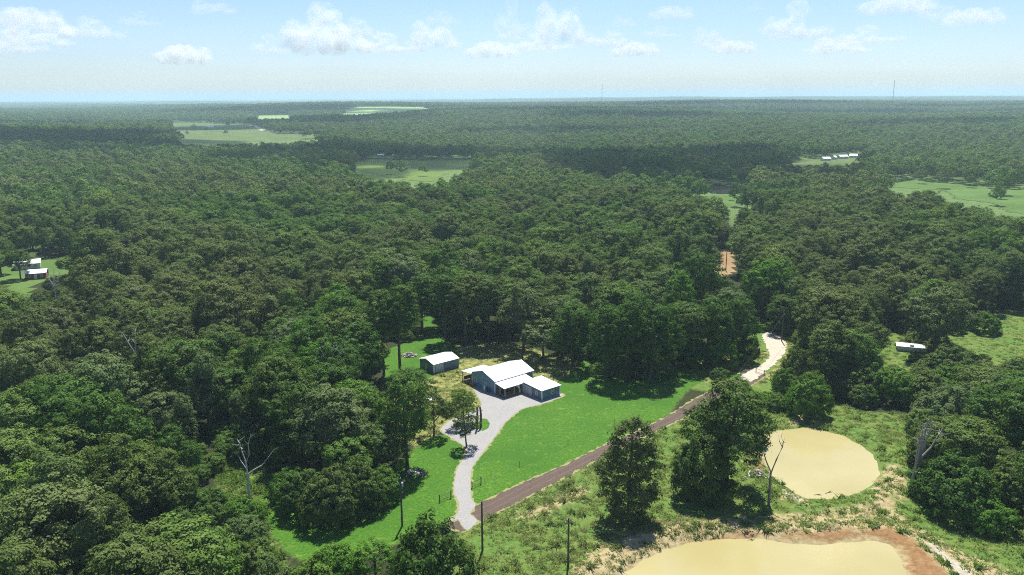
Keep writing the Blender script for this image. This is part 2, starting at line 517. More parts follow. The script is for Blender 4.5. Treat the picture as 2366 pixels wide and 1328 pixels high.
PALE = [(67.9, 123.6), (70.5, 121.6), (72.5, 115.7), (72.9, 110.4), (69.9, 109.8), (69.7, 115.8), (68.7, 120.9)]
PALE2 = [(52.0, 140.5), (55.0, 137.2), (53.2, 134.6), (50.5, 137.0)]
PALE3 = [(14.5, 141.0), (3.0, 131.0), (1.5, 131.6), (13.2, 142.2)]
TIP = [(51.5, 199.5), (58.0, 205.0), (66.3, 212.5), (72.5, 218.5), (76.5, 227.0), (70.0, 226.0), (57.0, 219.0), (50.0, 214.0)]
TIP2 = [(63.5, 196.5), (72.5, 206.0), (79.0, 217.0), (84.5, 228.0), (88.0, 242.0), (84.0, 243.0), (82.0, 227.0), (72.0, 210.0)]
YARD = [(-34.4, 201.0), (-26.0, 202.5), (-21.7, 206.5), (-15.0, 212.8), (-13.2, 202.3), (-10.5, 198.9), (-9.4, 193.2), (-7.7, 186.7), (-8.5, 182.2), (-13.8, 176.9), (-16.5, 170.8), (-17.8, 165.6), (-21.2, 161.6), (-27.6, 166.2), (-31.7, 178.7)]
BACKYARD = [(-15.0, 212.8), (-15.7, 227.7), (-18.4, 235.0), (-13.7, 232.7), (-5.9, 237.0), (4.8, 232.3), (13.2, 219.9), (20.0, 219.0), (16.8, 209.3), (12.0, 198.0), (-3.0, 194.0), (-12.9, 200.3)]
FIELD = [(-9.5, 125.6), (-3.6, 131.8), (12.6, 148.8), (30.6, 166.8), (37.8, 173.8), (47.7, 181.6), (58.5, 182.8), (63.5, 178.6), (79.0, 186.7), (84.6, 179.6), (94.6, 176.8), (78.7, 144.2), (79.2, 130.8), (99.2, 142.1), (74.4, 92.3), (-18.3, 92.2), (-13.2, 116.6)]
MEADOW = [(133.0, 238.7), (151.7, 255.4), (166.5, 266.0), (184.7, 273.7), (152.1, 217.4), (131.3, 210.2), (123.8, 214.0)]
MEADOW2 = [(117.0, 243.7), (124.9, 246.0), (120.6, 230.1), (109.0, 206.3), (100.9, 206.5), (106.6, 222.1)]
LEFTCLEAR = [(-219.0, 325.7), (-208.5, 317.6), (-185.8, 295.6), (-195.2, 325.1), (-190.2, 341.9), (-201.0, 365.5), (-217.2, 371.0), (-230.8, 368.3), (-230.9, 347.2), (-228.3, 334.1)]
ORANGE = [(84.2, 321.7), (91.3, 350.2), (102.8, 388.3), (108.7, 388.1), (99.2, 350.0), (90.2, 319.2), (87.2, 316.1)]
WEEDS = [(-60.7, 155.7), (-53.3, 155.6), (-45.9, 142.2), (-45.0, 130.7), (-37.3, 116.9), (-34.8, 98.4), (-40.0, 98.4), (-52.0, 130.8), (-59.6, 147.8)]
FAR = {
    'F1': [(-188.9, 970.8), (-170.4, 1057.3), (-122.0, 1029.5), (-51.9, 1062.8), (-45.8, 915.4), (-62.8, 826.3), (-74.2, 719.4), (-115.6, 763.5), (-166.6, 871.3)],
    'F2': [(-981.1, 3154.6), (-844.9, 3144.0), (-758.7, 2796.9), (-845.8, 2751.7)],
    'F3': [(-686.6, 3181.6), (-686.3, 3713.5), (-564.9, 3819.9), (-371.5, 3796.9), (-338.7, 3555.8), (-420.7, 3179.0), (-559.9, 3021.5)],
    'F4': [(-1130.0, 2716.7), (-1021.3, 2714.3), (-784.3, 2385.1), (-581.2, 1886.5), (-481.5, 1675.7), (-381.7, 1707.2), (-357.5, 1636.8), (-418.0, 1451.6), (-482.6, 1371.4), (-520.1, 1318.0), (-605.9, 1478.1), (-689.1, 1728.9), (-815.4, 1969.4)],
    'F5': [(-1446.8, 2471.6), (-1243.8, 2762.5), (-1173.7, 2605.1), (-1335.1, 2279.0)],
    'F6': [(327.4, 707.4), (359.9, 719.3), (376.8, 685.7), (388.2, 642.3), (424.8, 636.2), (334.7, 493.9), (317.3, 508.1), (331.2, 550.9), (323.7, 581.1), (341.8, 633.3), (313.6, 661.2)],
    'F7': [(148.1, 603.8), (175.6, 602.7), (197.4, 575.3), (189.5, 551.5), (161.4, 552.7), (135.4, 544.7)],
    'F8': [(334.7, 985.3), (384.3, 1042.0), (398.8, 1028.9), (356.4, 924.4), (308.4, 885.6)],
    'F9': [(385.6, 1015.7), (449.7, 1079.2), (472.8, 1053.1), (417.1, 974.2), (355.6, 909.4)],
}
LAKE_P = [(152.8, 673.4), (176.5, 683.7), (190.0, 651.1), (180.4, 619.8), (159.0, 614.8), (148.0, 639.6)]

# ------------------------------------------------------------------ ground sheet
WATER_Z = -0.45


def near_height(x, y):
    z = hz(x, y)
    for P in (POND_A, POND_B):
        s = sdist(x, y, P) + .35 * wob(x * 1.1, y * 1.1)
        z = z + np.where(s < 14, np.clip(s * .3, -1.2, .45) - .45 + .55 * np.exp(-((s - 4.2) / 2.2) ** 2), 0)
    return z


def axis(lo, hi, step, far_lo, far_hi, g=1.055):
    a = list(np.arange(lo, hi + .01, step))
    s = step
    while a[-1] < far_hi:
        s *= g; a.append(a[-1] + s)
    s = step
    while a[0] > far_lo:
        s *= g; a.insert(0, a[0] - s)
    return np.array(a)


gx = axis(-62, 112, 1.0, -46000, 46000)
gy = axis(95, 250, 1.0, -600, 46000)
GX, GY = np.meshgrid(gx, gy)
nearm = (GX > -120) & (GX < 190) & (GY > 70) & (GY < 300)
GZ = hz(GX, GY)
GZ[nearm] = near_height(GX[nearm], GY[nearm])
ny, nx = GX.shape
idx = np.arange(nx * ny).reshape(ny, nx)
quads = np.stack([idx[:-1, :-1], idx[:-1, 1:], idx[1:, 1:], idx[1:, :-1]], -1).reshape(-1, 4)
gme = bpy.data.meshes.new('ground')
gme.from_pydata(np.stack([GX.ravel(), GY.ravel(), GZ.ravel()], -1).tolist(), [], quads.tolist())
gme.update()


def ground_z(x, y):
    i = np.clip(np.searchsorted(gx, x) - 1, 0, nx - 2); j = np.clip(np.searchsorted(gy, y) - 1, 0, ny - 2)
    u = (x - gx[i]) / (gx[i + 1] - gx[i]); w = (y - gy[j]) / (gy[j + 1] - gy[j])
    return (GZ[j, i] * (1 - u) + GZ[j, i + 1] * u) * (1 - w) + (GZ[j + 1, i] * (1 - u) + GZ[j + 1, i + 1] * u) * w


def zone(polys, width):
    w = np.zeros(GX.shape)
    for P in polys:
        s = sdist(GX[nearm], GY[nearm], P)
        w[nearm] = np.maximum(w[nearm], np.clip(.5 - s / width, 0, 1))
    return w


for nm, polys, wd in (('grass', [[(45, 196), (60, 188), (76, 188), (84, 200), (94, 240), (80, 250), (62, 226), (48, 219)], FIELD, MEADOW, MEADOW2, BACKYARD, WEEDS, LAWN_A, LAWN_B], 5), ('dry', [YARD, BACKYARD, TIP, TIP2], 4),
                      ('soil', [SOIL, PALE2, PALE3, [(50, 148), (53, 155), (51.5, 160), (48, 152)], [(64, 172), (68, 173.5), (70, 172), (67, 176)]], 9), ('red', [REDSOIL, [(49.5, 147), (51.8, 152), (50.2, 156), (47.5, 150)]], 5.5), ('pale', [PALE, PALE2], 3)):
    a = gme.attributes.new(nm, 'FLOAT', 'POINT')
    a.data.foreach_set('value', zone(polys, wd).ravel().astype(np.float32))
a = gme.attributes.new('mid', 'FLOAT', 'POINT')
a.data.foreach_set('value', sst(380, 560, np.hypot(GX, GY)).ravel().astype(np.float32))
a = gme.attributes.new('far', 'FLOAT', 'POINT')
a.data.foreach_set('value', sst(2500, 7000, np.hypot(GX, GY)).ravel().astype(np.float32))
gme.materials.append(ground_mat())
for p in gme.polygons:
    p.use_smooth = True
ground = set_props(new_obj('ground', gme), kind='structure')

LAWN_M = lawn_mat()
sheet('lawn', LAWN_A, .02, LAWN_M, .7, .35, 1)
sheet('lawn', LAWN_B, .02, LAWN_M, .7, .35, 2)
sheet('lawn', LAWN_C, .02, LAWN_M, .7, .35, 3)
sheet('dirt_road', ROAD, .035, DIRT, .6, .35, 4)
def offset_poly(P, d):
    n = len(P); out = []
    A = sum(P[i][0] * P[(i + 1) % n][1] - P[(i + 1) % n][0] * P[i][1] for i in range(n))
    sgn = 1 if A > 0 else -1
    for i in range(n):
        a, b, c = [np.array(P[(i + k) % n]) for k in (-1, 0, 1)]
        t = (b - a) / np.hypot(*(b - a)) + (c - b) / np.hypot(*(c - b))
        t = t / (np.hypot(*t) + 1e-6)
        out.append(tuple(b + np.array([t[1], -t[0]]) * sgn * d))
    return out


VERGE_M = gravel_mat('dry_verge', (.19, .2, .07), (.34, .31, .16), (.07, .12, .02))
sheet('gravel_verge', offset_poly(DRIVE, .38), .045, VERGE_M, .4, .34, 8)
sheet('dirt_verge', offset_poly(ROAD, .35), .028, VERGE_M, .4, .34, 9)
sheet('gravel_driveway', DRIVE, .06, GRAVEL, .45, .08, 5)
sheet('gravel_road', BEND, .045, CALICHE, .6, .4, 6)
RUT_C = [(-9.6, 130.0), (-4.5, 134.2), (2.4, 141.6), (12.0, 151.0), (21.2, 160.2), (29.4, 168.0), (37.4, 175.8), (45.4, 184.8), (54.5, 193.2), (63.0, 202.6)]
for off_r in (-.85, .8):
    L_, R_ = [], []
    for i in range(len(RUT_C)):
        a = np.array(RUT_C[max(0, i - 1)]); b = np.array(RUT_C[min(len(RUT_C) - 1, i + 1)])
        t = (b - a) / np.hypot(*(b - a)); nrm_ = np.array([t[1], -t[0]])
        L_.append(tuple(np.array(RUT_C[i]) + nrm_ * (off_r - .22))); R_.append(tuple(np.array(RUT_C[i]) + nrm_ * (off_r + .22)))
    sheet('wheel_rut', L_ + R_[::-1], .043, RUT, .5, .12, 11)
sheet('lawn', ISLAND, .075, LAWN_M, .5, .15, 7)


def grow(P, d):
    c = np.mean(np.array(P), 0)
    return [tuple(np.array(p) + (np.array(p) - c) / np.hypot(*(np.array(p) - c)) * d) for p in P]


sheet('pond_water', grow(POND_A, 1.2), WATER_Z, WATER, 1.0, 0)
sheet('pond_water', grow(POND_B, 1.6), WATER_Z, WATER, 1.0, 0)
FMAT = {'F1': field_mat('deep_green_pasture', (.085, .135, .022), (.11, .165, .03), (.14, .18, .042)), 'F2': FIELD_PALE, 'F3': FIELD_PALE, 'F4': FIELD_DULL, 'F5': FIELD_DULL, 'F6': FIELD_GREEN, 'F7': FIELD_GREEN, 'F8': FIELD_DULL, 'F9': FIELD_DULL}
for k, P in FAR.items():
    hill_sheet('field', P, .18, FMAT[k], 3.5 if k not in ('F3', 'F4', 'F2', 'F5') else 9)
hill_sheet('lake', LAKE_P, .25, LAKE, 3)
hill_sheet('field', LEFTCLEAR, .06, FIELD_GREEN, 4)
hill_sheet('orange_soil', ORANGE, .06, FIELD_ORANGE, 2.5)
TRACK = [(-745, 2330), (-735, 2330), (-700, 2200), (-640, 2060), (-565, 1880), (-548, 1815), (-558, 1812), (-580, 1880), (-655, 2060), (-715, 2200)]
hill_sheet('gravel_road', TRACK, .35, CALICHE, 4)


# ------------------------------------------------------------------ trees
def crown_mesh(name, lobes, mats, seed, clump=1.0, leaf=.42, dens=1.15, per=46, inner=.15):
    """crown of small leaf faces gathered in clumps over the surface of overlapping lobes"""
    rg = np.random.default_rng(seed)
    C = []; Nn = []; RC = []
    L = np.array(lobes, float)
    for li, (cx, cyy, cz, rx, ry, rz) in enumerate(L):
        area = 4 * math.pi * ((rx * ry) ** 1.6 / 3 + (rx * rz) ** 1.6 / 3 + (ry * rz) ** 1.6 / 3) ** (1 / 1.6)
        n = int(area / (clump * clump * 1.55) * dens)
        d = rg.normal(size=(n, 3)); d /= np.linalg.norm(d, axis=1)[:, None]
        d = d[d[:, 2] > -.72]
        k = 1 + rg.normal(0, .1, len(d)) + .16 * np.sin(d[:, 0] * 5 + seed) * np.sin(d[:, 1] * 4.3 + li) * np.sin(d[:, 2] * 4.7 + 1)
        p = np.array([cx, cyy, cz]) + d * np.array([rx, ry, rz]) * k[:, None]
        keep = np.ones(len(p), bool)
        for lj in range(len(L)):
            if lj != li:
                q = (p - L[lj, :3]) / L[lj, 3:]
                keep &= (np.linalg.norm(q, axis=1) > .82) | (rg.random(len(p)) < inner)
        keep &= p[:, 2] > .25
        nn = d / np.array([rx, ry, rz]); nn /= np.linalg.norm(nn, axis=1)[:, None]
        C.append(p[keep]); Nn.append(nn[keep])
    C = np.concatenate(C); Nn = np.concatenate(Nn)
    m = len(C)
    rc = clump * rg.uniform(.6, 1.15, m)
    ct = rg.random(m)
    cnt = rg.integers(int(per * .7), int(per * 1.3), m)
    I = np.repeat(np.arange(m), cnt)
    n = len(I)
    d = rg.normal(size=(n, 3)); d /= np.linalg.norm(d, axis=1)[:, None]
    up = (rg.random(n) < .62) & (d[:, 2] < 0)
    d[up, 2] *= -1
    rad = rc[I] * rg.uniform(.5, 1.0, n)
    P = C[I] + d * rad[:, None] * np.array([1, 1, .72])
    P[:, 2] = np.maximum(P[:, 2], .12)
    nrm = d * .75 + Nn[I] * .7 + rg.normal(0, .28, (n, 3)) + np.array([0, 0, .3])
    nrm /= np.linalg.norm(nrm, axis=1)[:, None]
    t = np.cross(nrm, rg.normal(size=(n, 3))); t /= np.linalg.norm(t, axis=1)[:, None] + 1e-9
    b = np.cross(nrm, t)
    s = leaf * rg.uniform(.6, 1.25, n)
    w = s * rg.uniform(.45, .75, n)
    V = np.empty((n, 4, 3))
    V[:, 0] = P - t * s[:, None] * .5
    V[:, 1] = P + b * w[:, None] * .5 + t * (s * rg.uniform(-.15, .15, n))[:, None]
    V[:, 2] = P + t * s[:, None] * .5 - nrm * (s * .12)[:, None]
    V[:, 3] = P - b * w[:, None] * .5 + t * (s * rg.uniform(-.15, .15, n))[:, None]
    me = bpy.data.meshes.new(name)
    me.vertices.add(n * 4); me.loops.add(n * 4); me.polygons.add(n)
    me.vertices.foreach_set('co', V.reshape(-1).astype(np.float32))
    me.loops.foreach_set('vertex_index', np.arange(n * 4, dtype=np.int32))
    me.polygons.foreach_set('loop_start', np.arange(0, n * 4, 4, dtype=np.int32))
    me.polygons.foreach_set('loop_total', np.full(n, 4, dtype=np.int32))
    at = me.attributes.new('tint', 'FLOAT', 'FACE')
    at.data.foreach_set('value', np.clip(ct[I] * .6 + rg.random(n) * .4, 0, 1).astype(np.float32))
    me.materials.append(mats)
    me.update()
    me.validate()
    return me


def trunk_mesh(name, h, r, lobes, mat, seed, fork=.4):
    rg = random.Random(seed)
    mb = MB()
    bx, by = rg.uniform(-.5, .5), rg.uniform(-.5, .5)
    zf = h * fork
    mid = Vector((bx * .5, by * .5, zf))
    mb.tube([(0, 0, -.4), (0, 0, .4), (bx * .25, by * .25, zf * .5), mid, (bx, by, h * .8)], [r * 1.35, r * 1.05, r * .9, r * .78, r * .25], 7)
    for (cx, cyy, cz, rx, ry, rz) in lobes:
        for k in range(2):
            a = Vector((cx + rg.uniform(-.4, .4) * rx, cyy + rg.uniform(-.4, .4) * ry, cz + rg.uniform(-.1, .5) * rz))
            st = Vector((bx * .4, by * .4, zf * rg.uniform(.75, 1.15)))
            m = st.lerp(a, .5) + Vector((0, 0, -.1 * (a - st).length))
            mb.tube([st, m, a], [r * .45, r * .28, r * .08], 5)
    return mb.mesh(name, mat)


# each kind: crown lobes (cx, cy, cz, rx, ry, rz), height, trunk radius
KINDS = {
    'broad': ([(0, 0, 11.6, 4.6, 4.4, 4.8), (3.3, .8, 10.2, 3.2, 3.0, 3.4), (-3.1, -1.0, 10.4, 3.3, 3.1, 3.6), (.4, 3.2, 10.0, 3.0, 2.9, 3.4), (-.4, -3.2, 9.4, 3.0, 3.0, 3.2), (1.2, -1.4, 13.9, 2.6, 2.5, 2.9)], 17, .36),
    'oval': ([(0, 0, 12.2, 3.5, 3.5, 5.6), (1.5, .8, 9.2, 3.0, 2.8, 3.6), (-1.6, -.6, 8.6, 2.9, 2.9, 3.8), (.3, -.9, 15.0, 2.3, 2.2, 2.8)], 18, .33),
    'lopsided': ([(-1.2, 0, 11.2, 3.9, 3.7, 4.2), (2.6, 1.2, 9.4, 3.1, 2.9, 3.1), (.8, -2.7, 10.4, 2.9, 2.8, 3.3), (-3.4, 1.9, 8.9, 2.7, 2.6, 2.9), (-.5, .6, 14.2, 2.6, 2.5, 2.8), (3.2, -2.0, 7.6, 2.1, 2.1, 2.2)], 17, .34),
    'round': ([(0, 0, 10.4, 4.4, 4.4, 4.8), (2.4, -1.8, 8.8, 2.9, 2.8, 3.1), (-2.2, 2.0, 9.0, 3.0, 2.9, 3.2), (-1.8, -2.2, 11.6, 2.6, 2.5, 2.8), (1.9, 1.9, 12.2, 2.5, 2.4, 2.6)], 15.5, .33),
    'spire': ([(0, 0, 11.0, 2.6, 2.6, 4.6), (.6, .3, 7.0, 3.0, 2.9, 3.6), (-.5, -.6, 15.2, 1.7, 1.7, 3.2)], 18.5, .28),
    'column': ([(0, 0, 3.2, 2.9, 2.7, 3.0), (1.2, -.6, 6.0, 3.1, 2.9, 3.0), (-1.5, .2, 6.4, 2.9, 2.8, 3.0), (-2.6, .1, 9.6, 2.3, 2.2, 2.8), (2.6, .3, 10.4, 2.3, 2.2, 3.0), (.1, -.4, 10.6, 2.8, 2.7, 3.4), (-.9, 0, 14.2, 1.9, 1.8, 3.0), (1.7, .2, 14.6, 1.7, 1.6, 2.6), (.2, 0, 17.0, 1.3, 1.2, 1.6), (-.4, -1.6, 3.0, 2.2, 2.1, 2.4)], 18.5, .2),
}
kinds = ['broad', 'oval', 'lopsided', 'round', 'spire']
KIND_WORD = {'broad': 'broad billowing', 'oval': 'tall oval', 'lopsided': 'lopsided', 'round': 'round domed', 'spire': 'narrow pointed'}
CROWN = {}; TRUNK = {}
for i, (k, (lobes, h, r)) in enumerate(KINDS.items()):
    base = crown_mesh('crown_' + k, lobes, LEAF['dark green'], 40 + i)
    for tn, mt in LEAF.items():
        me = base.copy(); me.materials.clear(); me.materials.append(mt)
        CROWN[k, tn] = me
    CROWN[k, 'wood'] = base
    base.materials.clear(); base.materials.append(LEAF_WOOD)
    TRUNK[k] = trunk_mesh('trunk_' + k, h, r, lobes, BARK, 90 + i)

BUSH = {
    'bush': ([(0, 0, 3.2, 4.2, 4.0, 3.4), (2.6, -1.4, 2.4, 2.6, 2.5, 2.5), (-2.7, -.8, 2.3, 2.7, 2.6, 2.4), (.4, 2.6, 2.6, 2.6, 2.4, 2.6), (.8, -2.6, 2.0, 2.4, 2.2, 2.1), (-.8, .4, 5.4, 2.4, 2.3, 2.2)], 7.4, .18),
    'scrub': ([(0, 0, 2.2, 3.0, 3.0, 2.2), (2.4, .8, 1.7, 2.3, 2.2, 1.7), (-2.2, -1.0, 1.8, 2.2, 2.3, 1.8), (.2, -2.4, 1.4, 2.0, 1.9, 1.5), (-1.0, 2.0, 2.5, 2.0, 1.9, 2.0)], 4.6, .12),
}
for i, (k, (lobes, h, r)) in enumerate(BUSH.items()):
    base = crown_mesh('crown_' + k, lobes, LEAF['dark green'], 60 + i, clump=.8, leaf=.38)
    for tn, mt in LEAF.items():
        me = base.copy(); me.materials.clear(); me.materials.append(mt)
        CROWN[k, tn] = me
    CROWN[k, 'wood'] = base
    base.materials.clear(); base.materials.append(LEAF_WOOD)
    TRUNK[k] = trunk_mesh('trunk_' + k, h, r, lobes, BARK, 80 + i, .25)
# small garden trees: airy crown on a clear stem
YARD_L = ([(0, 0, 6.2, 2.5, 2.4, 2.6), (1.3, .6, 5.2, 1.7, 1.6, 1.7), (-1.2, -.7, 5.0, 1.7, 1.7, 1.7), (.2, -.5, 7.9, 1.5, 1.5, 1.6)], 9.5, .17)
base = crown_mesh('crown_yard', YARD_L[0], LEAF['dark green'], 71, clump=.62, leaf=.34, dens=.62, per=26, inner=.3)
for tn, mt in LEAF.items():
    me = base.copy(); me.materials.clear(); me.materials.append(mt)
    CROWN['yard', tn] = me
TRUNK['yard'] = trunk_mesh('trunk_yard', 9.5, .17, YARD_L[0], BARK, 72, .42)
# tall oaks with bare lower stems
TALL_L = ([(0, 0, 17.5, 3.8, 3.7, 4.6), (2.4, 1.0, 15.2, 2.6, 2.6, 3.0), (-2.3, -1.0, 15.8, 2.7, 2.6, 3.2), (.2, -2.0, 13.8, 2.3, 2.2, 2.6), (.4, .6, 21.4, 2.4, 2.4, 2.6)], 24, .33)
base = crown_mesh('crown_tall', TALL_L[0], LEAF['dark green'], 74, clump=.85, leaf=.4)
for tn, mt in LEAF.items():
    me = base.copy(); me.materials.clear(); me.materials.append(mt)
    CROWN['tall', tn] = me
TRUNK['tall'] = trunk_mesh('trunk_tall', 24, .33, TALL_L[0], BARK, 75, .5)
SIZE = {k: (v[1], max(abs(l[0]) + l[3] for l in v[0]) * 1.95) for k, v in {**KINDS, **BUSH, 'yard': YARD_L, 'tall': TALL_L}.items()}

TREE_COUNT = [0]


def place_tree(name, kind, tint, x, y, h, w, label, cat='tree', group=None, rot=None):
    H0, W0 = SIZE[kind]
    sz = h / H0
    sx = w / W0 if w else sz
    o = thing(name, label, cat, (x, y, float(near_height(np.array([x]), np.array([y]))[0])), random.uniform(0, 6.28) if rot is None else rot, group)
    o.scale = (sx, sx, sz)
    new_obj('trunk', TRUNK[kind], o)
    new_obj('crown', CROWN[kind, tint], o)
    TREE_COUNT[0] += 1
    return o


HAND = []   # (x, y, radius) so that scattered trees keep off


def hand(name, kind, tint, x, y, h, w, label, cat='tree', group=None, rot=None):
    HAND.append((x, y, w * .36))
    return place_tree(name, kind, tint, x, y, h, w, label, cat, group, rot)


# single trees standing in the open
hand('oak_tree', 'column', 'dark green', 20.6, 130.7, 19.0, 11.0, 'lone dense columnar oak in the rough grass just below the brown dirt road', rot=0.0)
hand('oak_tree', 'bush', 'dark green', 35.6, 138.2, 12.5, 12.0, 'lower leafy oak under the big oak at the yellow pond, road side')
hand('oak_tree', 'lopsided', 'dark green', 41.2, 142.0, 21.5, 17.0, 'largest spreading oak standing beside the round yellow pond', rot=2.2)
hand('oak_tree', 'lopsided', 'bright green', 50.2, 166.5, 13.0, 11.0, 'brighter green oak behind the large pond oak at the pond edge')
hand('oak_tree', 'bush', 'bright green', 70.2, 178.5, 9.6, 11.2, 'round bushy tree alone on the far bank of the round pond')
hand('garden_tree', 'yard', 'dark green', -10.1, 161.0, 9.0, 6.2, 'small airy tree with a thin stem at the edge of the gravel driveway')
hand('garden_tree', 'yard', 'yellow green', -11.6, 173.0, 8.8, 6.4, 'pale yellow green garden tree behind the small driveway tree')
hand('garden_tree', 'yard', 'dark green', -17.7, 167.0, 10.2, 6.8, 'dark garden tree with clear stem beside the gravel parking patch')
hand('garden_tree', 'oval', 'bright green', -21.6, 150.8, 20.0, 9.8, 'tall bright oak with long bare trunk above the brush heap on the lawn')
hand('garden_tree', 'lopsided', 'bright green', -26.2, 156.5, 13.0, 9.5, 'leafy bright tree behind the tall lawn oak, next to the leaning bare trunk')
hand('garden_tree', 'yard', 'dark green', -21.4, 180.6, 8.6, 6.6, 'dark tree shading the pale slatted trailer in the yard')
hand('garden_tree', 'round', 'dark green', -25.6, 184.6, 9.6, 8.6, 'dark round tree in the yard in front of the small shed')
hand('garden_tree', 'round', 'dark green', -25.6, 146.6, 11.2, 9.0, 'dark round tree at the woodland edge beside the tall lawn oak')
hand('garden_tree', 'scrub', 'yellow green', -12.5, 186.5, 3.0, 6.0, 'low yellow green scrub in the yard beside the gravel parking')
hand('garden_tree', 'scrub', 'yellow green', -15.5, 180.5, 2.6, 5.4, 'low yellow green scrub by the orange mower')
hand('oak_tree', 'tall', 'dark green', -30.6, 206.7, 25.0, 12.5, 'very tall oak with straight bare trunk on the lawn by the wood pile')
hand('oak_tree', 'tall', 'olive green', -35.1, 206.9, 23.5, 11.5, 'very tall oak with bare trunk at the outer edge of the shed lawn')
# woodland edge behind the house
for (kx, ky, kh, kw, kk, kt, kl) in [
        (-29.5, 251.6, 18, 12.8, 'oval', 'dark green', 'oak standing on the lawn strip far behind the small shed'),
        (-20.6, 238.2, 21, 11.0, 'tall', 'dark green', 'tall oak behind the small shed roof at the lawn edge'),
        (-14.3, 234.7, 21.5, 12.0, 'tall', 'olive green', 'tall olive oak in the dappled shade behind the small shed'),
        (-7.1, 234.6, 20.5, 12.0, 'tall', 'dark green', 'tall straight oak in the dappled shade behind the house carport'),
        (3.3, 227.1, 20.5, 15.4, 'lopsided', 'grey green', 'wide grey green oak right behind the house roof ridge'),
        (9.0, 218.6, 12.5, 13.0, 'yard', 'grey green', 'thin grey green tree close behind the house, sky showing through'),
        (16.8, 213.2, 18.0, 11.5, 'oval', 'dark green', 'dark oval oak at the lawn corner behind the garage wing'),
        (-1.6, 238.0, 18, 11, 'tall', 'bright green', 'bright tall oak deep in the shade behind the house'),
        (14.7, 224.8, 17, 12.8, 'round', 'grey green', 'round grey green oak behind the lawn corner'),
        (25.0, 203.6, 20.0, 11.0, 'oval', 'dark green', 'dark oak at the house end of the grove on the lawn'),
        (30.0, 201.2, 21.5, 12.0, 'broad', 'dark green', 'tallest dark oak of the grove standing on the lawn'),
        (36.7, 201.8, 20.5, 12.0, 'oval', 'dark green', 'dark oval oak in the middle of the grove on the lawn'),
        (41.9, 207.0, 18.5, 10.0, 'lopsided', 'dark green', 'lopsided oak at the road end of the grove on the lawn'),
        (48.9, 214.5, 17.5, 11.5, 'round', 'olive green', 'olive oak at the lawn tip near the gravel bend'),
        (56.5, 216.0, 18.5, 12.6, 'broad', 'dark green', 'broad oak between the lawn tip and the gravel bend'),
        (63.0, 219.3, 17.5, 11.5, 'lopsided', 'dark green', 'lopsided oak overhanging the gravel bend'),
        (68.3, 227.8, 15.0, 8.2, 'oval', 'dark green', 'oval oak on the inside of the gravel bend')]:
    hand('oak_tree', kk, kt, kx, ky, kh, kw, kl)
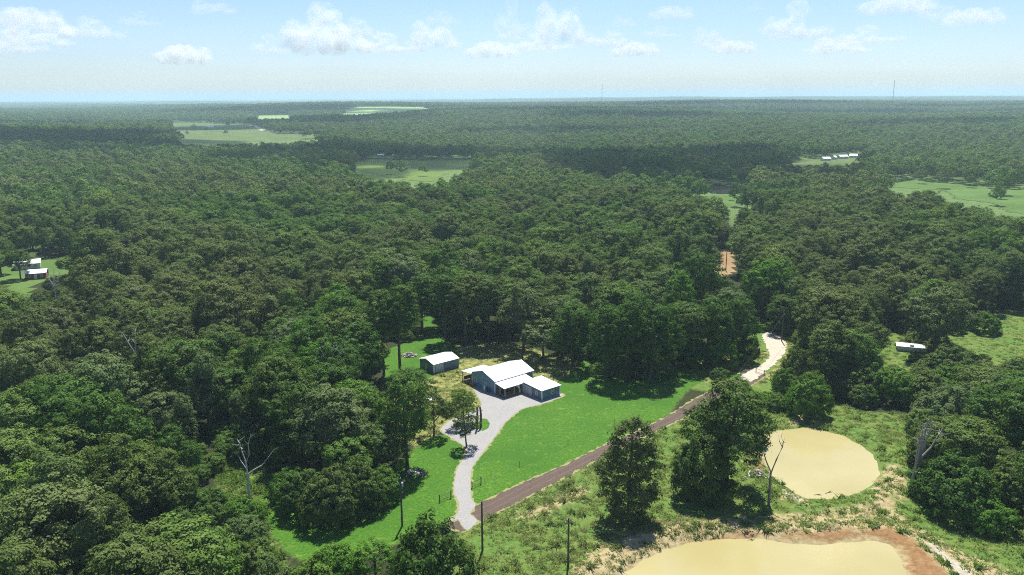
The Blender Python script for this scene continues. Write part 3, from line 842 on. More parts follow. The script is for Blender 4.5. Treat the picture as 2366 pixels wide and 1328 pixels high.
for (kx, ky, kh, kw, kk, kt, kl) in [
        (29, 204.5, 6.0, 9, 'bush', 'dark green', 'dark undergrowth bush beneath the grove on the lawn, house side'),
        (38, 205.5, 6.0, 10, 'bush', 'olive green', 'olive undergrowth bush beneath the grove on the lawn, road side'),
        (50.3, 213.2, 8.4, 9.0, 'bush', 'dark green', 'dark bush at the mown tip of the lawn'),
        (58.5, 212.8, 9.0, 10.8, 'bush', 'bright green', 'bright cedar bush between lawn tip and gravel bend'),
        (66.2, 216.6, 7.4, 8.2, 'scrub', 'dark green', 'low dark scrub hugging the gravel bend'),
        (23.5, 206.8, 3.2, 6, 'scrub', 'yellow green', 'small yellow green bush at the house end of the grove'),
        (90.0, 214.0, 17.0, 13.0, 'broad', 'dark green', 'broad oak on the outer side of the gravel bend'),
        (82.0, 195.7, 17.0, 12.0, 'oval', 'dark green', 'tall dark oak behind the round bushy pond tree'),
        (87.0, 195.6, 15.5, 13.6, 'lopsided', 'bright green', 'bright lopsided oak next to the tall oak behind the pond'),
        (75.3, 200.6, 8.8, 8.6, 'bush', 'olive green', 'olive bush between the gravel bend and the pond trees'),
        (69.6, 193.2, 6.0, 6.6, 'scrub', 'bright green', 'small bright bush beside the gate posts of the gravel road'),
        (87.3, 191.1, 8.2, 13.0, 'bush', 'dark green', 'wide dark thicket bush behind the pond bank'),
        (94.5, 187.2, 8.0, 13.4, 'scrub', 'bright green', 'wide bright thicket above the pond bank'),
        (100.5, 184.5, 8.0, 13.4, 'bush', 'olive green', 'wide olive thicket at the end of the pond bank'),
        (112.5, 203.0, 5.5, 10.0, 'bush', 'bright green', 'bright bush in front of the white trailer roof'),
        (115.0, 199.1, 9.2, 14.0, 'bush', 'dark green', 'dark bush below the white trailer roof'),
        (127.0, 208.0, 4.5, 9.0, 'scrub', 'yellow green', 'yellow green scrub at the near side of the hay meadow'),
        (121.6, 191.6, 6.2, 11.0, 'bush', 'grey green', 'grey green bush beyond the white trailer'),
        (133.0, 197.8, 6.5, 11.5, 'bush', 'dark green', 'dark bush at the corner of the hay meadow'),
        (150.1, 244.0, 6.6, 9.6, 'bush', 'bright green', 'bright bush standing out in the hay meadow'),
        (140.1, 245.2, 5.0, 8.8, 'scrub', 'dark green', 'dark scrub at the woodland side of the hay meadow'),
        (146.2, 250.5, 4.3, 8.0, 'scrub', 'yellow green', 'yellow green scrub behind the bright meadow bush'),
        (85.4, 149.0, 8.4, 11.0, 'bush', 'olive green', 'olive bush right beside the grey dead tree cluster'),
        (88.0, 144.1, 12.4, 13.5, 'round', 'olive green', 'dense olive tree behind the grey dead tree cluster'),
        (101.5, 155.6, 16.0, 14.5, 'broad', 'dark green', 'broad dark oak in the thicket beyond the dead tree cluster'),
        (101.1, 145.7, 17.6, 12.4, 'oval', 'dark green', 'tall dark oak at the frame side of the thicket beyond the dead cluster'),
        (80.4, 132.6, 10.0, 14.0, 'bush', 'dark green', 'heavy dark bush overhanging the green weed slope'),
        (78.9, 137.6, 5.2, 8.0, 'bush', 'dark green', 'dark bush at the foot of the grey dead tree cluster'),
        (83.0, 126.5, 5.2, 9.0, 'scrub', 'bright green', 'bright scrub on the weed slope below the heavy bush'),
        (100.4, 166.7, 11.0, 14.8, 'bush', 'grey green', 'big grey green bush in the thicket past the pond'),
        (111.8, 176.5, 11.4, 14.0, 'round', 'olive green', 'olive round tree in the thicket past the pond'),
        (98.1, 172.6, 8.2, 11.4, 'bush', 'grey green', 'greyish bush in front of the thicket past the pond'),
        (112.9, 166.6, 13.8, 12.6, 'round', 'dark green', 'dark round tree deep in the thicket past the pond'),
        (91.0, 158.0, 8.0, 11.0, 'bush', 'olive green', 'olive bush on the pond side of the thicket'),
        (108.0, 186.0, 8.5, 13.0, 'bush', 'bright green', 'bright bush between thicket and meadow'),
        (92.0, 133.0, 9.0, 12.0, 'bush', 'olive green', 'olive bush behind the heavy bush on the weed slope')]:
    hand('oak_tree' if kk in KINDS else 'bush', kk, kt, kx, ky, kh, kw, kl, 'tree' if kk in KINDS else 'bush')
for (kx, ky, kh, kw, kk, kt, kl) in [
        (-38.7, 133.9, 8.0, 10.0, 'bush', 'dark green', 'dark bush on the lawn edge nearest the pale dead snag'),
        (-32.8, 130.0, 9.8, 10.4, 'bush', 'olive green', 'large olive bush bulging out over the mown lawn'),
        (-28.2, 134.2, 8.8, 10.0, 'bush', 'dark green', 'dark bush behind the utility pole on the lawn'),
        (-24.8, 138.0, 6.2, 7.7, 'bush', 'bright green', 'small bright bush at the lawn edge by the utility pole'),
        (-43.0, 139.0, 5.6, 7.0, 'scrub', 'bright green', 'low bright scrub at the foot of the pale dead snag'),
        (-31.5, 141.0, 11.0, 9.0, 'round', 'bright green', 'bright rounded tree rising behind the bulging lawn bush'),
        (-11.9, 103.2, 14.4, 13.4, 'bush', 'dark green', 'big dark tree crown below the end of the dirt road'),
        (-27.6, 111.4, 6.1, 8.9, 'scrub', 'bright green', 'bright scrub at the bottom corner of the lawn'),
        (-21.6, 110.9, 7.4, 6.4, 'yard', 'bright green', 'thin bright sapling between lawn corner and dirt road'),
        (-31.0, 107.6, 5.6, 8.8, 'scrub', 'yellow green', 'yellow green scrub below the lawn corner'),
        (-36.0, 106.4, 6.5, 7.2, 'scrub', 'grey green', 'greyish scrub in the weeds below the lawn'),
        (-7.0, 100.1, 8.0, 8.1, 'scrub', 'olive green', 'olive scrub beside the big dark crown below the road'),
        (-52, 119, 4.6, 8.5, 'scrub', 'dark green', 'dark scrub at the woodland side of the weedy strip'), (-56, 112, 5.0, 9.0, 'bush', 'olive green', 'olive bush deep at the woodland side of the weedy strip'),
        (-50, 108, 4.4, 8.5, 'scrub', 'bright green', 'bright scrub at the foot of the weedy strip'), (-58, 124, 5.0, 8.5, 'bush', 'dark green', 'dark bush under the woodland edge past the weedy strip'), (-45, 103, 4.4, 8.0, 'bush', 'dark green', 'dark bush below the weedy strip'),
        (-46, 124, 4.2, 7.5, 'scrub', 'grey green', 'greyish scrub thicket along the weedy lawn side'),
        (-48.5, 131, 3.8, 7, 'scrub', 'bright green', 'bright scrub thicket in the weeds under the snag'),
        (-42, 115, 4.5, 8, 'scrub', 'olive green', 'olive scrub thicket along the weedy lawn side')]:
    hand('oak_tree' if kk in KINDS else 'bush', kk, kt, kx, ky, kh, kw, kl, 'tree' if kk in KINDS or kk == 'yard' else 'bush')

hand('oak_tree', 'round', 'dark green', -207.5, 330.0, 12.5, 9.5, 'dark oak half hiding the long white house roof in the small clearing')
hand('oak_tree', 'oval', 'dark green', -222.0, 340.0, 15.0, 10.0, 'dark oval oak beside the long white house in the small clearing')
hand('oak_tree', 'round', 'yellow green', -188.0, 333.0, 9.0, 10.0, 'yellowish round oak just past the red barn')
# clearings in the woodland; each reaches some way towards the viewer's hill so that it opens in front
FARB = [(-985, 2945, 40), (-955, 3000, 24), (-730, 1980, 17), (-263, 1020, 12), (-176, 1105, 11), (847, 1727, 20), (690, 1585, 15), (465, 1933, 14), (665, 1917, 16), (-765, 1655, 12), (-1405, 2365, 16), (-139, 2325, 14)]
FARC = [[(x - w * .8 - 4, y - 16), (x + w * .8 + 4, y - 16), (x + w * .8 + 4, y + 10), (x - w * .8 - 4, y + 10)] for x, y, w in FARB]
OPEN = [LAWN_A, LAWN_B, LAWN_C, DRIVE, ROAD, BEND, POND_A, POND_B, SOIL, FIELD, YARD, BACKYARD, MEADOW, MEADOW2, LEFTCLEAR, ORANGE, WEEDS, LAKE_P] + list(FAR.values()) + FARC
HARR = np.array(HAND)


def clear_of(x, y, h, lat=2.5):
    bad = np.zeros(x.shape, bool)
    for P in OPEN:
        c = np.mean(np.array(P), 0)
        span = np.ptp(np.array(P), axis=0).max()
        m = (np.hypot(x - c[0], y - c[1]) < span * 1.6 + 60 + np.hypot(c[0], c[1]) * .35)
        if not m.any():
            continue
        idx2 = np.where(m)[0]
        xs, ys, hs = x[idx2], y[idx2], h[idx2]
        b = np.zeros(len(idx2), bool)
        ll = lat + (2.5 if P is ORANGE or P is LAKE_P else 2.5 if P is BEND else 0)
        for k in (0, .4, .75, 1.05):
            f = CAM_H / (CAM_H - hs * k)
            for dx in (-ll, 0, ll):
                b |= inpoly((xs + dx) * f, ys * f, P)
        bad[idx2] |= b
    for hx, hy, hr in HARR:
        bad |= np.hypot(x - hx, y - hy) < hr + 2.2
    return ~bad


def jitter_grid(r0, r1, sp, half=R(41)):
    """points on a jittered grid inside a wide wedge of country in front of the hill"""
    xs = np.arange(-r1 * math.sin(half), r1 * math.sin(half), sp)
    ys = np.arange(r0 * .55, r1, sp)
    X, Y = np.meshgrid(xs, ys)
    X = X + RNG.uniform(-.42, .42, X.shape) * sp + (np.arange(len(ys)) % 2)[:, None] * sp * .5
    Y = Y + RNG.uniform(-.42, .42, Y.shape) * sp
    X, Y = X.ravel(), Y.ravel()
    rr = np.hypot(X, Y)
    m = (rr >= r0) & (rr < r1) & (np.abs(np.arctan2(X, Y)) < half)
    return X[m], Y[m]


NX, NY = jitter_grid(72, 520, 9.3)
NH = RNG.uniform(11.5, 21.0, len(NX)) + np.where(RNG.random(len(NX)) < .07, 3.5, 0)
ok = clear_of(NX, NY, NH)
NX, NY, NH = NX[ok], NY[ok], NH[ok]
order = np.argsort(np.hypot(NX, NY))
NX, NY, NH = NX[order], NY[order], NH[order]
# what is inside the picture can be counted one by one, up to about three hundred in all
ang = NX / NY
inside = (np.abs(ang) < .63) & (np.hypot(NX, NY) > 96) & ~((NX < 0) & (NY < 92))
budget = 300 - TREE_COUNT[0]
single_idx = np.where(inside)[0][:budget]
is_single = np.zeros(len(NX), bool)
is_single[single_idx] = True


def zone_of(x, y):
    if x > 60: return 'in woods past the gravel bend'
    if x > 14: return 'in woods behind the lawn grove'
    if y > 205 and x > -40: return 'in woods behind the blue buildings'
    if y > 165: return 'in woods beyond the shed lawn'
    if x > -48: return 'in woods between pale snag and yard'
    return 'in woods beyond the pale dead snag'


TN = ['dark green', 'olive green', 'bright green', 'grey green']
for i in single_idx:
    x, y, h = float(NX[i]), float(NY[i]), float(NH[i])
    kk = random.choices(kinds, [3, 2, 3, 3, 1])[0]
    tt = random.choices(TN, [4.2, 3, 2.8, 2.2])[0]
    z = zone_of(x, y)
    o = place_tree('oak_tree', kk, tt, x, y, h, h / SIZE[kk][0] * SIZE[kk][1] * random.uniform(.95, 1.25),
                   f"{KIND_WORD[kk]} {tt} oak {z}", 'tree', f"{KIND_WORD[kk]} {tt} oaks {z}")

# ------------------------------------------------------------------ scattered cover (geometry nodes)
SRC = {}


def src_collection(name, meshes):
    c = bpy.data.collections.new(name)
    for i, me in enumerate(meshes):
        o = bpy.data.objects.new(f'{name}_{i:02d}', me)
        c.objects.link(o)
    return c


def scatter(name, x, y, z, rot, scl, idx, coll, label, cat):
    me = bpy.data.meshes.new(name)
    n = len(x)
    me.vertices.add(n)
    me.vertices.foreach_set('co', np.stack([x, y, z], -1).astype(np.float32).ravel())
    a = me.attributes.new('rot', 'FLOAT_VECTOR', 'POINT')
    rv = np.zeros((n, 3), np.float32); rv[:, 2] = rot
    a.data.foreach_set('vector', rv.ravel())
    a = me.attributes.new('scl', 'FLOAT_VECTOR', 'POINT')
    a.data.foreach_set('vector', np.asarray(scl, np.float32).ravel())
    a = me.attributes.new('pick', 'INT', 'POINT')
    a.data.foreach_set('value', np.asarray(idx, np.int32))
    o = new_obj(name, me)
    ng = bpy.data.node_groups.new(name + '_nodes', 'GeometryNodeTree')
    ng.interface.new_socket('Geometry', in_out='INPUT', socket_type='NodeSocketGeometry')
    ng.interface.new_socket('Geometry', in_out='OUTPUT', socket_type='NodeSocketGeometry')
    nn = ng.nodes
    gi = nn.new('NodeGroupInput'); go = nn.new('NodeGroupOutput')
    iop = nn.new('GeometryNodeInstanceOnPoints')
    ci = nn.new('GeometryNodeCollectionInfo')
    ci.inputs['Collection'].default_value = coll
    ci.inputs['Separate Children'].default_value = True
    ci.inputs['Reset Children'].default_value = True
    def attr(nm, typ):
        k = nn.new('GeometryNodeInputNamedAttribute'); k.data_type = typ
        k.inputs['Name'].default_value = nm
        return k.outputs[0]
    L = ng.links
    L.new(gi.outputs[0], iop.inputs['Points'])
    L.new(ci.outputs[0], iop.inputs['Instance'])
    iop.inputs['Pick Instance'].default_value = True
    L.new(attr('pick', 'INT'), iop.inputs['Instance Index'])
    e2r = nn.new('FunctionNodeEulerToRotation')
    L.new(attr('rot', 'FLOAT_VECTOR'), e2r.inputs[0])
    L.new(e2r.outputs[0], iop.inputs['Rotation'])
    L.new(attr('scl', 'FLOAT_VECTOR'), iop.inputs['Scale'])
    L.new(iop.outputs[0], go.inputs[0])
    md = o.modifiers.new('scatter', 'NODES')
    md.node_group = ng
    return set_props(o, label, cat, None, 'stuff')


def join_mesh(name, crown, trunk):
    bm = bmesh.new()
    bm.from_mesh(trunk)
    me = bpy.data.meshes.new(name)
    nv, nf = len(trunk.vertices), len(trunk.polygons)
    V = np.empty((len(crown.vertices), 3), np.float32); crown.vertices.foreach_get('co', V.ravel())
    TV = np.empty((nv, 3), np.float32); trunk.vertices.foreach_get('co', TV.ravel())
    faces = [tuple(v + 0 for v in p.vertices) for p in trunk.polygons] 
    q = (np.arange(len(V)).reshape(-1, 4) + nv).tolist()
    me.from_pydata(np.concatenate([TV, V]).tolist(), [], faces + q)
    me.materials.append(BARK); me.materials.append(LEAF_WOOD)
    mi = np.ones(len(faces) + len(q), np.int32); mi[:len(faces)] = 0
    me.polygons.foreach_set('material_index', mi)
    t = np.empty(len(q), np.float32); crown.attributes['tint'].data.foreach_get('value', t)
    at = me.attributes.new('tint', 'FLOAT', 'FACE')
    at.data.foreach_set('value', np.concatenate([np.zeros(len(faces), np.float32), t]))
    me.update(); bm.free()
    return me


near_coll = src_collection('near_wood', [join_mesh('wood_' + k, CROWN[k, 'wood'], TRUNK[k]) for k in kinds] + [CROWN['bush', 'wood'], CROWN['scrub', 'wood']])
far_coll = src_collection('far_wood', [crown_mesh('far_' + k, KINDS[k][0], LEAF_WOOD, 140 + i, clump=1.5, leaf=1.0, per=13, dens=.95) for i, k in enumerate(kinds)])
# clumps of several crowns for the farthest woods
clump_meshes = []
for s in range(3):
    rr = random.Random(200 + s)
    lob = [(rr.uniform(-14, 14), rr.uniform(-14, 14), rr.uniform(6.5, 10), rr.uniform(4, 6), rr.uniform(4, 6), rr.uniform(4.5, 6.5)) for _ in range(16)]
    clump_meshes.append(crown_mesh('clump_%d' % s, lob, LEAF_WOOD, 160 + s, clump=2.8, leaf=2.3, per=9, dens=.8))
clump_coll = src_collection('clump_wood', clump_meshes)

X1, Y1, H1 = NX[~is_single], NY[~is_single], NH[~is_single]
I1 = RNG.choice(5, len(X1), p=[.25, .17, .25, .25, .08])
S1 = H1 / np.array([SIZE[k][0] for k in kinds])[I1]
SC1 = np.stack([S1 * RNG.uniform(.95, 1.25, len(S1)), S1 * RNG.uniform(.95, 1.25, len(S1)), S1], -1)
# undergrowth between the nearer stems
UX, UY = jitter_grid(80, 420, 6.6)
ok = clear_of(UX, UY, np.full(len(UX), 3.0), .8)
UX, UY = UX[ok], UY[ok]
UI = RNG.integers(5, 7, len(UX))
US = RNG.uniform(.4, .85, len(UX))
ALLX = np.concatenate([X1, UX]); ALLY = np.concatenate([Y1, UY])
scatter('woodland', ALLX, ALLY, hz(ALLX, ALLY) - .1, RNG.uniform(0, 6.28, len(ALLX)), np.concatenate([SC1, np.stack([US] * 3, -1)]),
        np.concatenate([I1, UI]), near_coll, 'continuous oak woodland filling the ground around the farm', 'woodland')

fx, fy = [], []
for r0, r1, sp in ((520, 1300, 10.2), (1300, 2600, 11.0), (2600, 5200, 14.5)):
    a, b = jitter_grid(r0, r1, sp)
    fx.append(a); fy.append(b)
scl_base = [1.0, 1.12, 1.35]
fs = np.concatenate([np.full(len(a), s) for a, s in zip(fx, scl_base)])
fx = np.concatenate(fx); fy = np.concatenate(fy)
fh = RNG.uniform(10.5, 20, len(fx))
ok = clear_of(fx, fy, fh, 4.0)
fx, fy, fs, fh = fx[ok], fy[ok], fs[ok], fh[ok]
lone = np.array([(-700, 1800, 15), (-640, 1720, 13), (-655, 1745, 10), (-560, 1600, 12), (-690, 1990, 16), (-600, 1900, 9), (-620, 1560, 12), (-760, 2250, 14), (-860, 2480, 15), (-900, 2520, 12),
                 (348, 648, 15), (352, 690, 13), (375, 655, 12), (366, 600, 17), (352, 575, 10), (400, 640, 9), (328, 540, 14), (398, 610, 11), (-140, 985, 9), (-120, 800, 14), (-105, 770, 16), (-85, 780, 13), (172, 585, 12), (158, 575, 10), (345, 985, 13)], float)
fx = np.concatenate([fx, lone[:, 0]]); fy = np.concatenate([fy, lone[:, 1]]); fh = np.concatenate([fh, lone[:, 2]]); fs = np.concatenate([fs, np.ones(len(lone))])
fi = RNG.choice(5, len(fx), p=[.25, .17, .25, .25, .08])
k = fh / 17.0
scatter('distant_woodland', fx, fy, hz(fx, fy) - .2, RNG.uniform(0, 6.28, len(fx)),
        np.stack([k * fs * RNG.uniform(.95, 1.25, len(fx)), k * fs * RNG.uniform(.95, 1.25, len(fx)), k * (1 + (fs - 1) * .3)], -1),
        fi, far_coll, 'rolling woodland canopy spreading over the hills beyond the farm', 'woodland')
qx, qy = jitter_grid(5200, 13000, 42.0)
qs = RNG.uniform(.9, 1.5, len(qx))
scatter('horizon_woodland', qx, qy, hz(qx, qy) - .5, RNG.uniform(0, 6.28, len(qx)), np.stack([qs * 1.35, qs * 1.35, qs], -1),
        RNG.integers(0, 3, len(qx)), clump_coll, 'hazy blue woodland along the horizon', 'woodland')


# ------------------------------------------------------------------ weeds and rough grass
def tuft_mesh(name, mat, n, h, spread, width, seed, droop=.5):
    rg = np.random.default_rng(seed)
    mb = MB()
    for i in range(n):
        a = rg.uniform(0, 6.28); r = spread * math.sqrt(rg.random())
        px, py = r * math.cos(a), r * math.sin(a)
        hh = h * rg.uniform(.5, 1.1); lean = rg.uniform(0, droop) * hh
        b = rg.uniform(0, 6.28); w = width * rg.uniform(.6, 1.2)
        dx, dy = math.cos(b), math.sin(b)
        mb.add([(px - dy * w, py + dx * w, -.03), (px + dy * w, py - dx * w, -.03), (px + dx * lean + dy * w * .6, py + dy * lean - dx * w * .6, hh * .75), (px + dx * lean * 1.5, py + dy * lean * 1.5, hh)], [(0, 1, 2, 3)])
    me = mb.mesh(name, mat)
    at = me.attributes.new('tint', 'FLOAT', 'FACE')
    at.data.foreach_set('value', rg.random(len(me.polygons)).astype(np.float32))
    return me


W_GREEN = leaf_mat('weed_green', (0.075, 0.149, 0.021), (0.125, 0.218, 0.034), (0.213, 0.287, 0.069))
W_YELL = leaf_mat('weed_yellow', (0.163, 0.196, 0.034), (0.250, 0.276, 0.057), (0.350, 0.345, 0.103))
W_STRAW = leaf_mat('weed_straw', (.2, .16, .08), (.34, .29, .16), (.45, .4, .25))
weed_coll = src_collection('weeds', [tuft_mesh('weed_a', W_GREEN, 30, .24, .6, .07, 1, 2.2), tuft_mesh('weed_b', W_YELL, 26, .22, .65, .06, 2, 2.2),
                                     tuft_mesh('weed_c', W_STRAW, 22, .25, .5, .035, 3, 2.0), tuft_mesh('weed_d', W_GREEN, 40, .6, .6, .1, 4, 1.6)])


def rand_in(poly, dens, w):
    A = np.array(poly)
    lo, hi = A.min(0), A.max(0)
    n = int((hi[0] - lo[0]) * (hi[1] - lo[1]) * dens)
    x = RNG.uniform(lo[0], hi[0], n); y = RNG.uniform(lo[1], hi[1], n)
    m = inpoly(x, y, poly) & (wob(x * .35, y * .35) + RNG.normal(0, .6, n) > w)
    return x[m], y[m]


wx, wy, wi = [], [], []
for poly, dens, probs, w in ((FIELD, 1.5, [.56, .36, .04, .04], -.5), (WEEDS, 2.2, [.35, .3, .05, .3], -.9), (SOIL, .75, [.16, .26, .55, .03], .05), (MEADOW, .6, [.4, .57, .03, 0], -.3), (MEADOW2, .8, [.4, .5, 0, .1], -.3), (YARD, 1.3, [.22, .45, .3, .03], -.3), (TIP, 1.2, [.4, .5, .1, 0], -.5), (TIP2, 1.2, [.4, .5, .1, 0], -.5), (BACKYARD, .7, [.25, .4, .33, .02], -.1)):
    x, y = rand_in(poly, dens, w)
    wx.append(x); wy.append(y); wi.append(RNG.choice(4, len(x), p=probs))
wx = np.concatenate(wx); wy = np.concatenate(wy); wi = np.concatenate(wi)
ok = np.ones(len(wx), bool)
for P, mgn in ((POND_A, .6), (POND_B, .6), (ROAD, .3), (DRIVE, .3), (BEND, .3), (REDSOIL, .2), (PALE, -.3)):
    ok &= sdist(wx, wy, P) > mgn
# nothing grows under the buildings
HA = np.array([-10.61, 199.79]); HU = np.array([math.cos(R(40)), math.sin(R(40))]); HV = np.array([math.sin(R(40)), -math.cos(R(40))])
du = (wx - HA[0]) * HU[0] + (wy - HA[1]) * HU[1]; dv = (wx - HA[0]) * HV[0] + (wy - HA[1]) * HV[1]
ok &= ~((du > -.8) & (du < 13.5) & (dv > -5) & (dv < 21.4)) & ~((du > -3.8) & (du < 6.4) & (dv > -21.4) & (dv < -12.9))
wx, wy, wi = wx[ok], wy[ok], wi[ok]
sc = RNG.uniform(.6, 1.3, len(wx))
scatter('rough_grass', wx, wy, near_height(wx, wy), RNG.uniform(0, 6.28, len(wx)), np.stack([sc] * 3, -1), wi, weed_coll,
        'rough grass and weeds around the ponds and yard', 'grass')


# ------------------------------------------------------------------ dead trees
def dead_tree(name, loc, spec, mat, label, group=None):
    """spec: list of limbs, each a list of (x, y, z, r); the first limb is the trunk"""
    o = thing(name, label, 'dead tree', loc, 0, group)
    for i, limb in enumerate(spec):
        MB().tube([p[:3] for p in limb], [p[3] for p in limb], 7).build('trunk' if i == 0 else 'branch', mat, o)
    return o


def twigs(limb, n, L, seed):
    rg = random.Random(seed)
    out = []
    for _ in range(n):
        i = rg.randrange(max(1, len(limb) // 2), len(limb) - 1) if len(limb) > 2 else 0
        a, b = Vector(limb[i][:3]), Vector(limb[i + 1][:3])
        s = a.lerp(b, rg.random())
        d = Vector((rg.uniform(-1, 1), rg.uniform(-1, 1), rg.uniform(.1, 1))).normalized() * L * rg.uniform(.5, 1.2)
        r = limb[i + 1][3] * .8
        out.append([(*s, r), (*(s + d * .55 + Vector((0, 0, -.1))), r * .7), (*(s + d), r * .3)])
    return out


sn = [[(0, 0, -.4, .3), (.05, 0, 2, .26), (-.1, 0, 4.5, .22), (0, .1, 6.8, .18)],
      [(0, .1, 6.6, .15), (-.1, .1, 9, .12), (-.6, 0, 11.2, .1), (-.9, .1, 12.6, .08), (-1.4, .2, 13.6, .05)],
      [(0, .1, 6.6, .14), (1.2, -.1, 7.6, .12), (2.9, -.2, 8.6, .1), (4.2, -.3, 10.2, .08), (5.4, -.3, 11.8, .04)],
      [(-.1, .1, 8.9, .1), (.6, .2, 10.6, .08), (.5, .3, 12.4, .06), (1.1, .4, 14.4, .03)],
      [(-.1, 0, 7.8, .09), (-1.1, .2, 9.4, .07), (-1.7, .1, 11.3, .03)]]
dead_tree('dead_tree', (-48.8, 135.1, 0), sn + twigs(sn[1], 4, 1.4, 1) + twigs(sn[3], 4, 1.2, 2), BARK_PALE, 'pale bleached dead snag with a long side limb at the lawn edge')
sn = [[(0, 0, -.4, .26), (0, 0, 2.5, .22), (-.1, 0, 5, .2), (0, 0, 6.6, .17)],
      [(0, 0, 6.4, .14), (-1.0, .1, 8.6, .12), (-1.6, 0, 10.4, .07)],
      [(0, 0, 6.4, .15), (.8, 0, 9.0, .13), (1.8, .2, 11.4, .1), (1.9, .2, 12.6, .07)],
      [(1.8, .2, 11.3, .08), (1.1, .1, 12.6, .06), (.9, .1, 13.8, .03)],
      [(1.9, .2, 12.4, .06), (1.4, .2, 13.4, .04), (1.6, .2, 14.2, .02)]]
dead_tree('dead_tree', (47.4, 135.1, 0), sn + twigs(sn[2], 3, .9, 5), BARK_GREY, 'forked bare dead tree on the bank between the two yellow ponds')
rg = random.Random(9)
sn = [[(0, 0, -.3, .5), (.1, 0, 2.5, .42), (.5, 0, 4.4, .36)]]
for k, (dx, dz) in enumerate([(-.2, 13.2), (.8, 15.0), (1.9, 14.4), (3.6, 11.8), (.2, 11.5)]):
    l = [(.4, 0, 4.1, .24), (.5 + dx * .3, .2 * (k - 2), 7.4, .2), (.6 + dx * .7, .3 * (k - 2), dz * .78, .16), (.7 + dx, .4 * (k - 2), dz, .08)]
    sn.append(l)
    sn += twigs(l, 6, 2.2, 30 + k)
sn += [[(.4, 0, 4.0, .12), (2.2, -.3, 4.2, .1), (4.2, -.4, 3.2, .06)]]
dead_tree('dead_tree', (75.8, 139.4, 0), sn, simple('weathered_stems', (.27, .245, .22), .9, .3, 3), 'cluster of bare grey dead stems with twiggy tops beside the dark bushes')
dead_tree('dead_tree', (-29.4, 165.8, 0), [[(0, 0, -.3, .24), (.5, 0, 2.6, .2), (1.6, .2, 5.6, .17), (2.0, .3, 7.0, .15)], [(2.0, .3, 6.8, .12), (1.8, .3, 9, .1), (1.0, .3, 11.2, .05)], [(2.0, .3, 6.8, .12), (3.2, .4, 8.2, .09), (4.0, .5, 9.4, .04)]],
          BARK, 'dark leaning bare trunk forking upwards beside the yard')
for k, (x, y, h) in enumerate([(-8.15, 170.4, 5.4), (-7.35, 171.4, 5.0)]):
    dead_tree('topped_tree', (x, y, 0), [[(0, 0, -.3, .32), (0, 0, 1.2, .27), (.08, 0, h * .6, .25), (.12 * (1 - 2 * k), 0, h, .22)], [(.08, 0, h * .8, .08), (.5, .1, h * .86, .05)]], POLE_WOOD,
              ['taller of two topped dark trunks on the grass island in the driveway', 'shorter of two topped dark trunks on the grass island in the driveway'][k])
rg = random.Random(21)
for k, (x, y, h, lb) in enumerate([(-92, 186, 19, 'bare white dead limb reaching out of the deep woods'), (-150, 255, 20, 'pale dead treetop sticking out of the far woods'), (-42, 176, 18, 'curved bleached dead stem in the woods by the yard'),
                                   (92, 232, 18, 'grey twiggy dead treetop above the gravel bend woods'), (107, 168.0, 13, 'grey lichen covered dead tree in the thicket past the pond')]):
    l0 = [(0, 0, -.3, .3), (.3, 0, h * .4, .24), (.2, .2, h * .75, .16), (.9, .1, h * 1.02, .06)]
    l1 = [(.2, .2, h * .7, .13), (-1.2, .1, h * .85, .1), (-2.4, 0, h * 1.0, .05)]
    l2 = [(.2, .2, h * .7, .13), (1.8, .1, h * .86, .1), (3.0, 0, h * .97, .05)]
    dead_tree('dead_tree', (x, y, 0), [l0, l1, l2] + twigs(l0, 5, 2.0, k) + twigs(l1, 4, 1.6, k + 9) + twigs(l2, 4, 1.6, k + 19), BARK_PALE if k < 3 else BARK_GREY, lb)

# sticks floating in the round pond, fallen brush on its bank
for (x, y, L, a, lb) in [(60.6, 140.3, 1.9, .5, 'dark forked stick floating in the round pond'), (58.1, 139.4, 1.4, .05, 'thin dark stick floating near the pond edge')]:
    o = thing('floating_stick', lb, 'stick', (x, y, WATER_Z + .02), a)
    MB().tube([(-L / 2, 0, 0), (0, .08, .03), (L / 2, .25, .06)], [.05, .06, .03], 5).build('stem', BARK, o)
    MB().tube([(0, .08, .03), (.3, -.15, .05), (.8, -.2, .08)], [.045, .04, .02], 5).build('twig', BARK, o)


def brush_pile(loc, n, sx, sy, h, mat, label, seed):
    rg = random.Random(seed)
    o = thing('brush_pile', label, 'wood pile', loc)
    for i in range(n):
        a = rg.uniform(0, 6.28); r = math.sqrt(rg.random())
        x, y = r * math.cos(a) * sx, r * math.sin(a) * sy
        z = h * (1 - r) * rg.uniform(.3, 1) + .1
        b = rg.uniform(0, 3.14); L = rg.uniform(.7, 1.5); d = Vector((math.cos(b), math.sin(b), rg.uniform(-.25, .25))) * L * .5
        c = Vector((x, y, z))
        if i < 24 or True:
            MB().tube([c - d, c + Vector((0, 0, .05)), c + d], [rg.uniform(.09, .16)] * 2 + [.06], 5).build('log', mat[i % len(mat)], o)
    return o


brush_pile((-30.3, 223.8, 0), 70, 2.4, 1.7, 1.5, [BARK_PALE, BARK_GREY, simple('pinkish_split_wood', (.42, .3, .25), .9, .3, 3)], 'heap of split logs and brush on the lawn beside the small shed', 3)
brush_pile((-19.6, 148.6, 0), 46, 2.5, 1.6, .9, [BARK_GREY, BARK_PALE, BARK], 'low heap of cut branches at the foot of the tall lawn oak', 4)
brush_pile((48.2, 146.5, 0), 40, 2.8, 3.2, .9, [BARK_GREY, BARK_PALE], 'tangle of fallen grey branches on the round pond bank', 5)


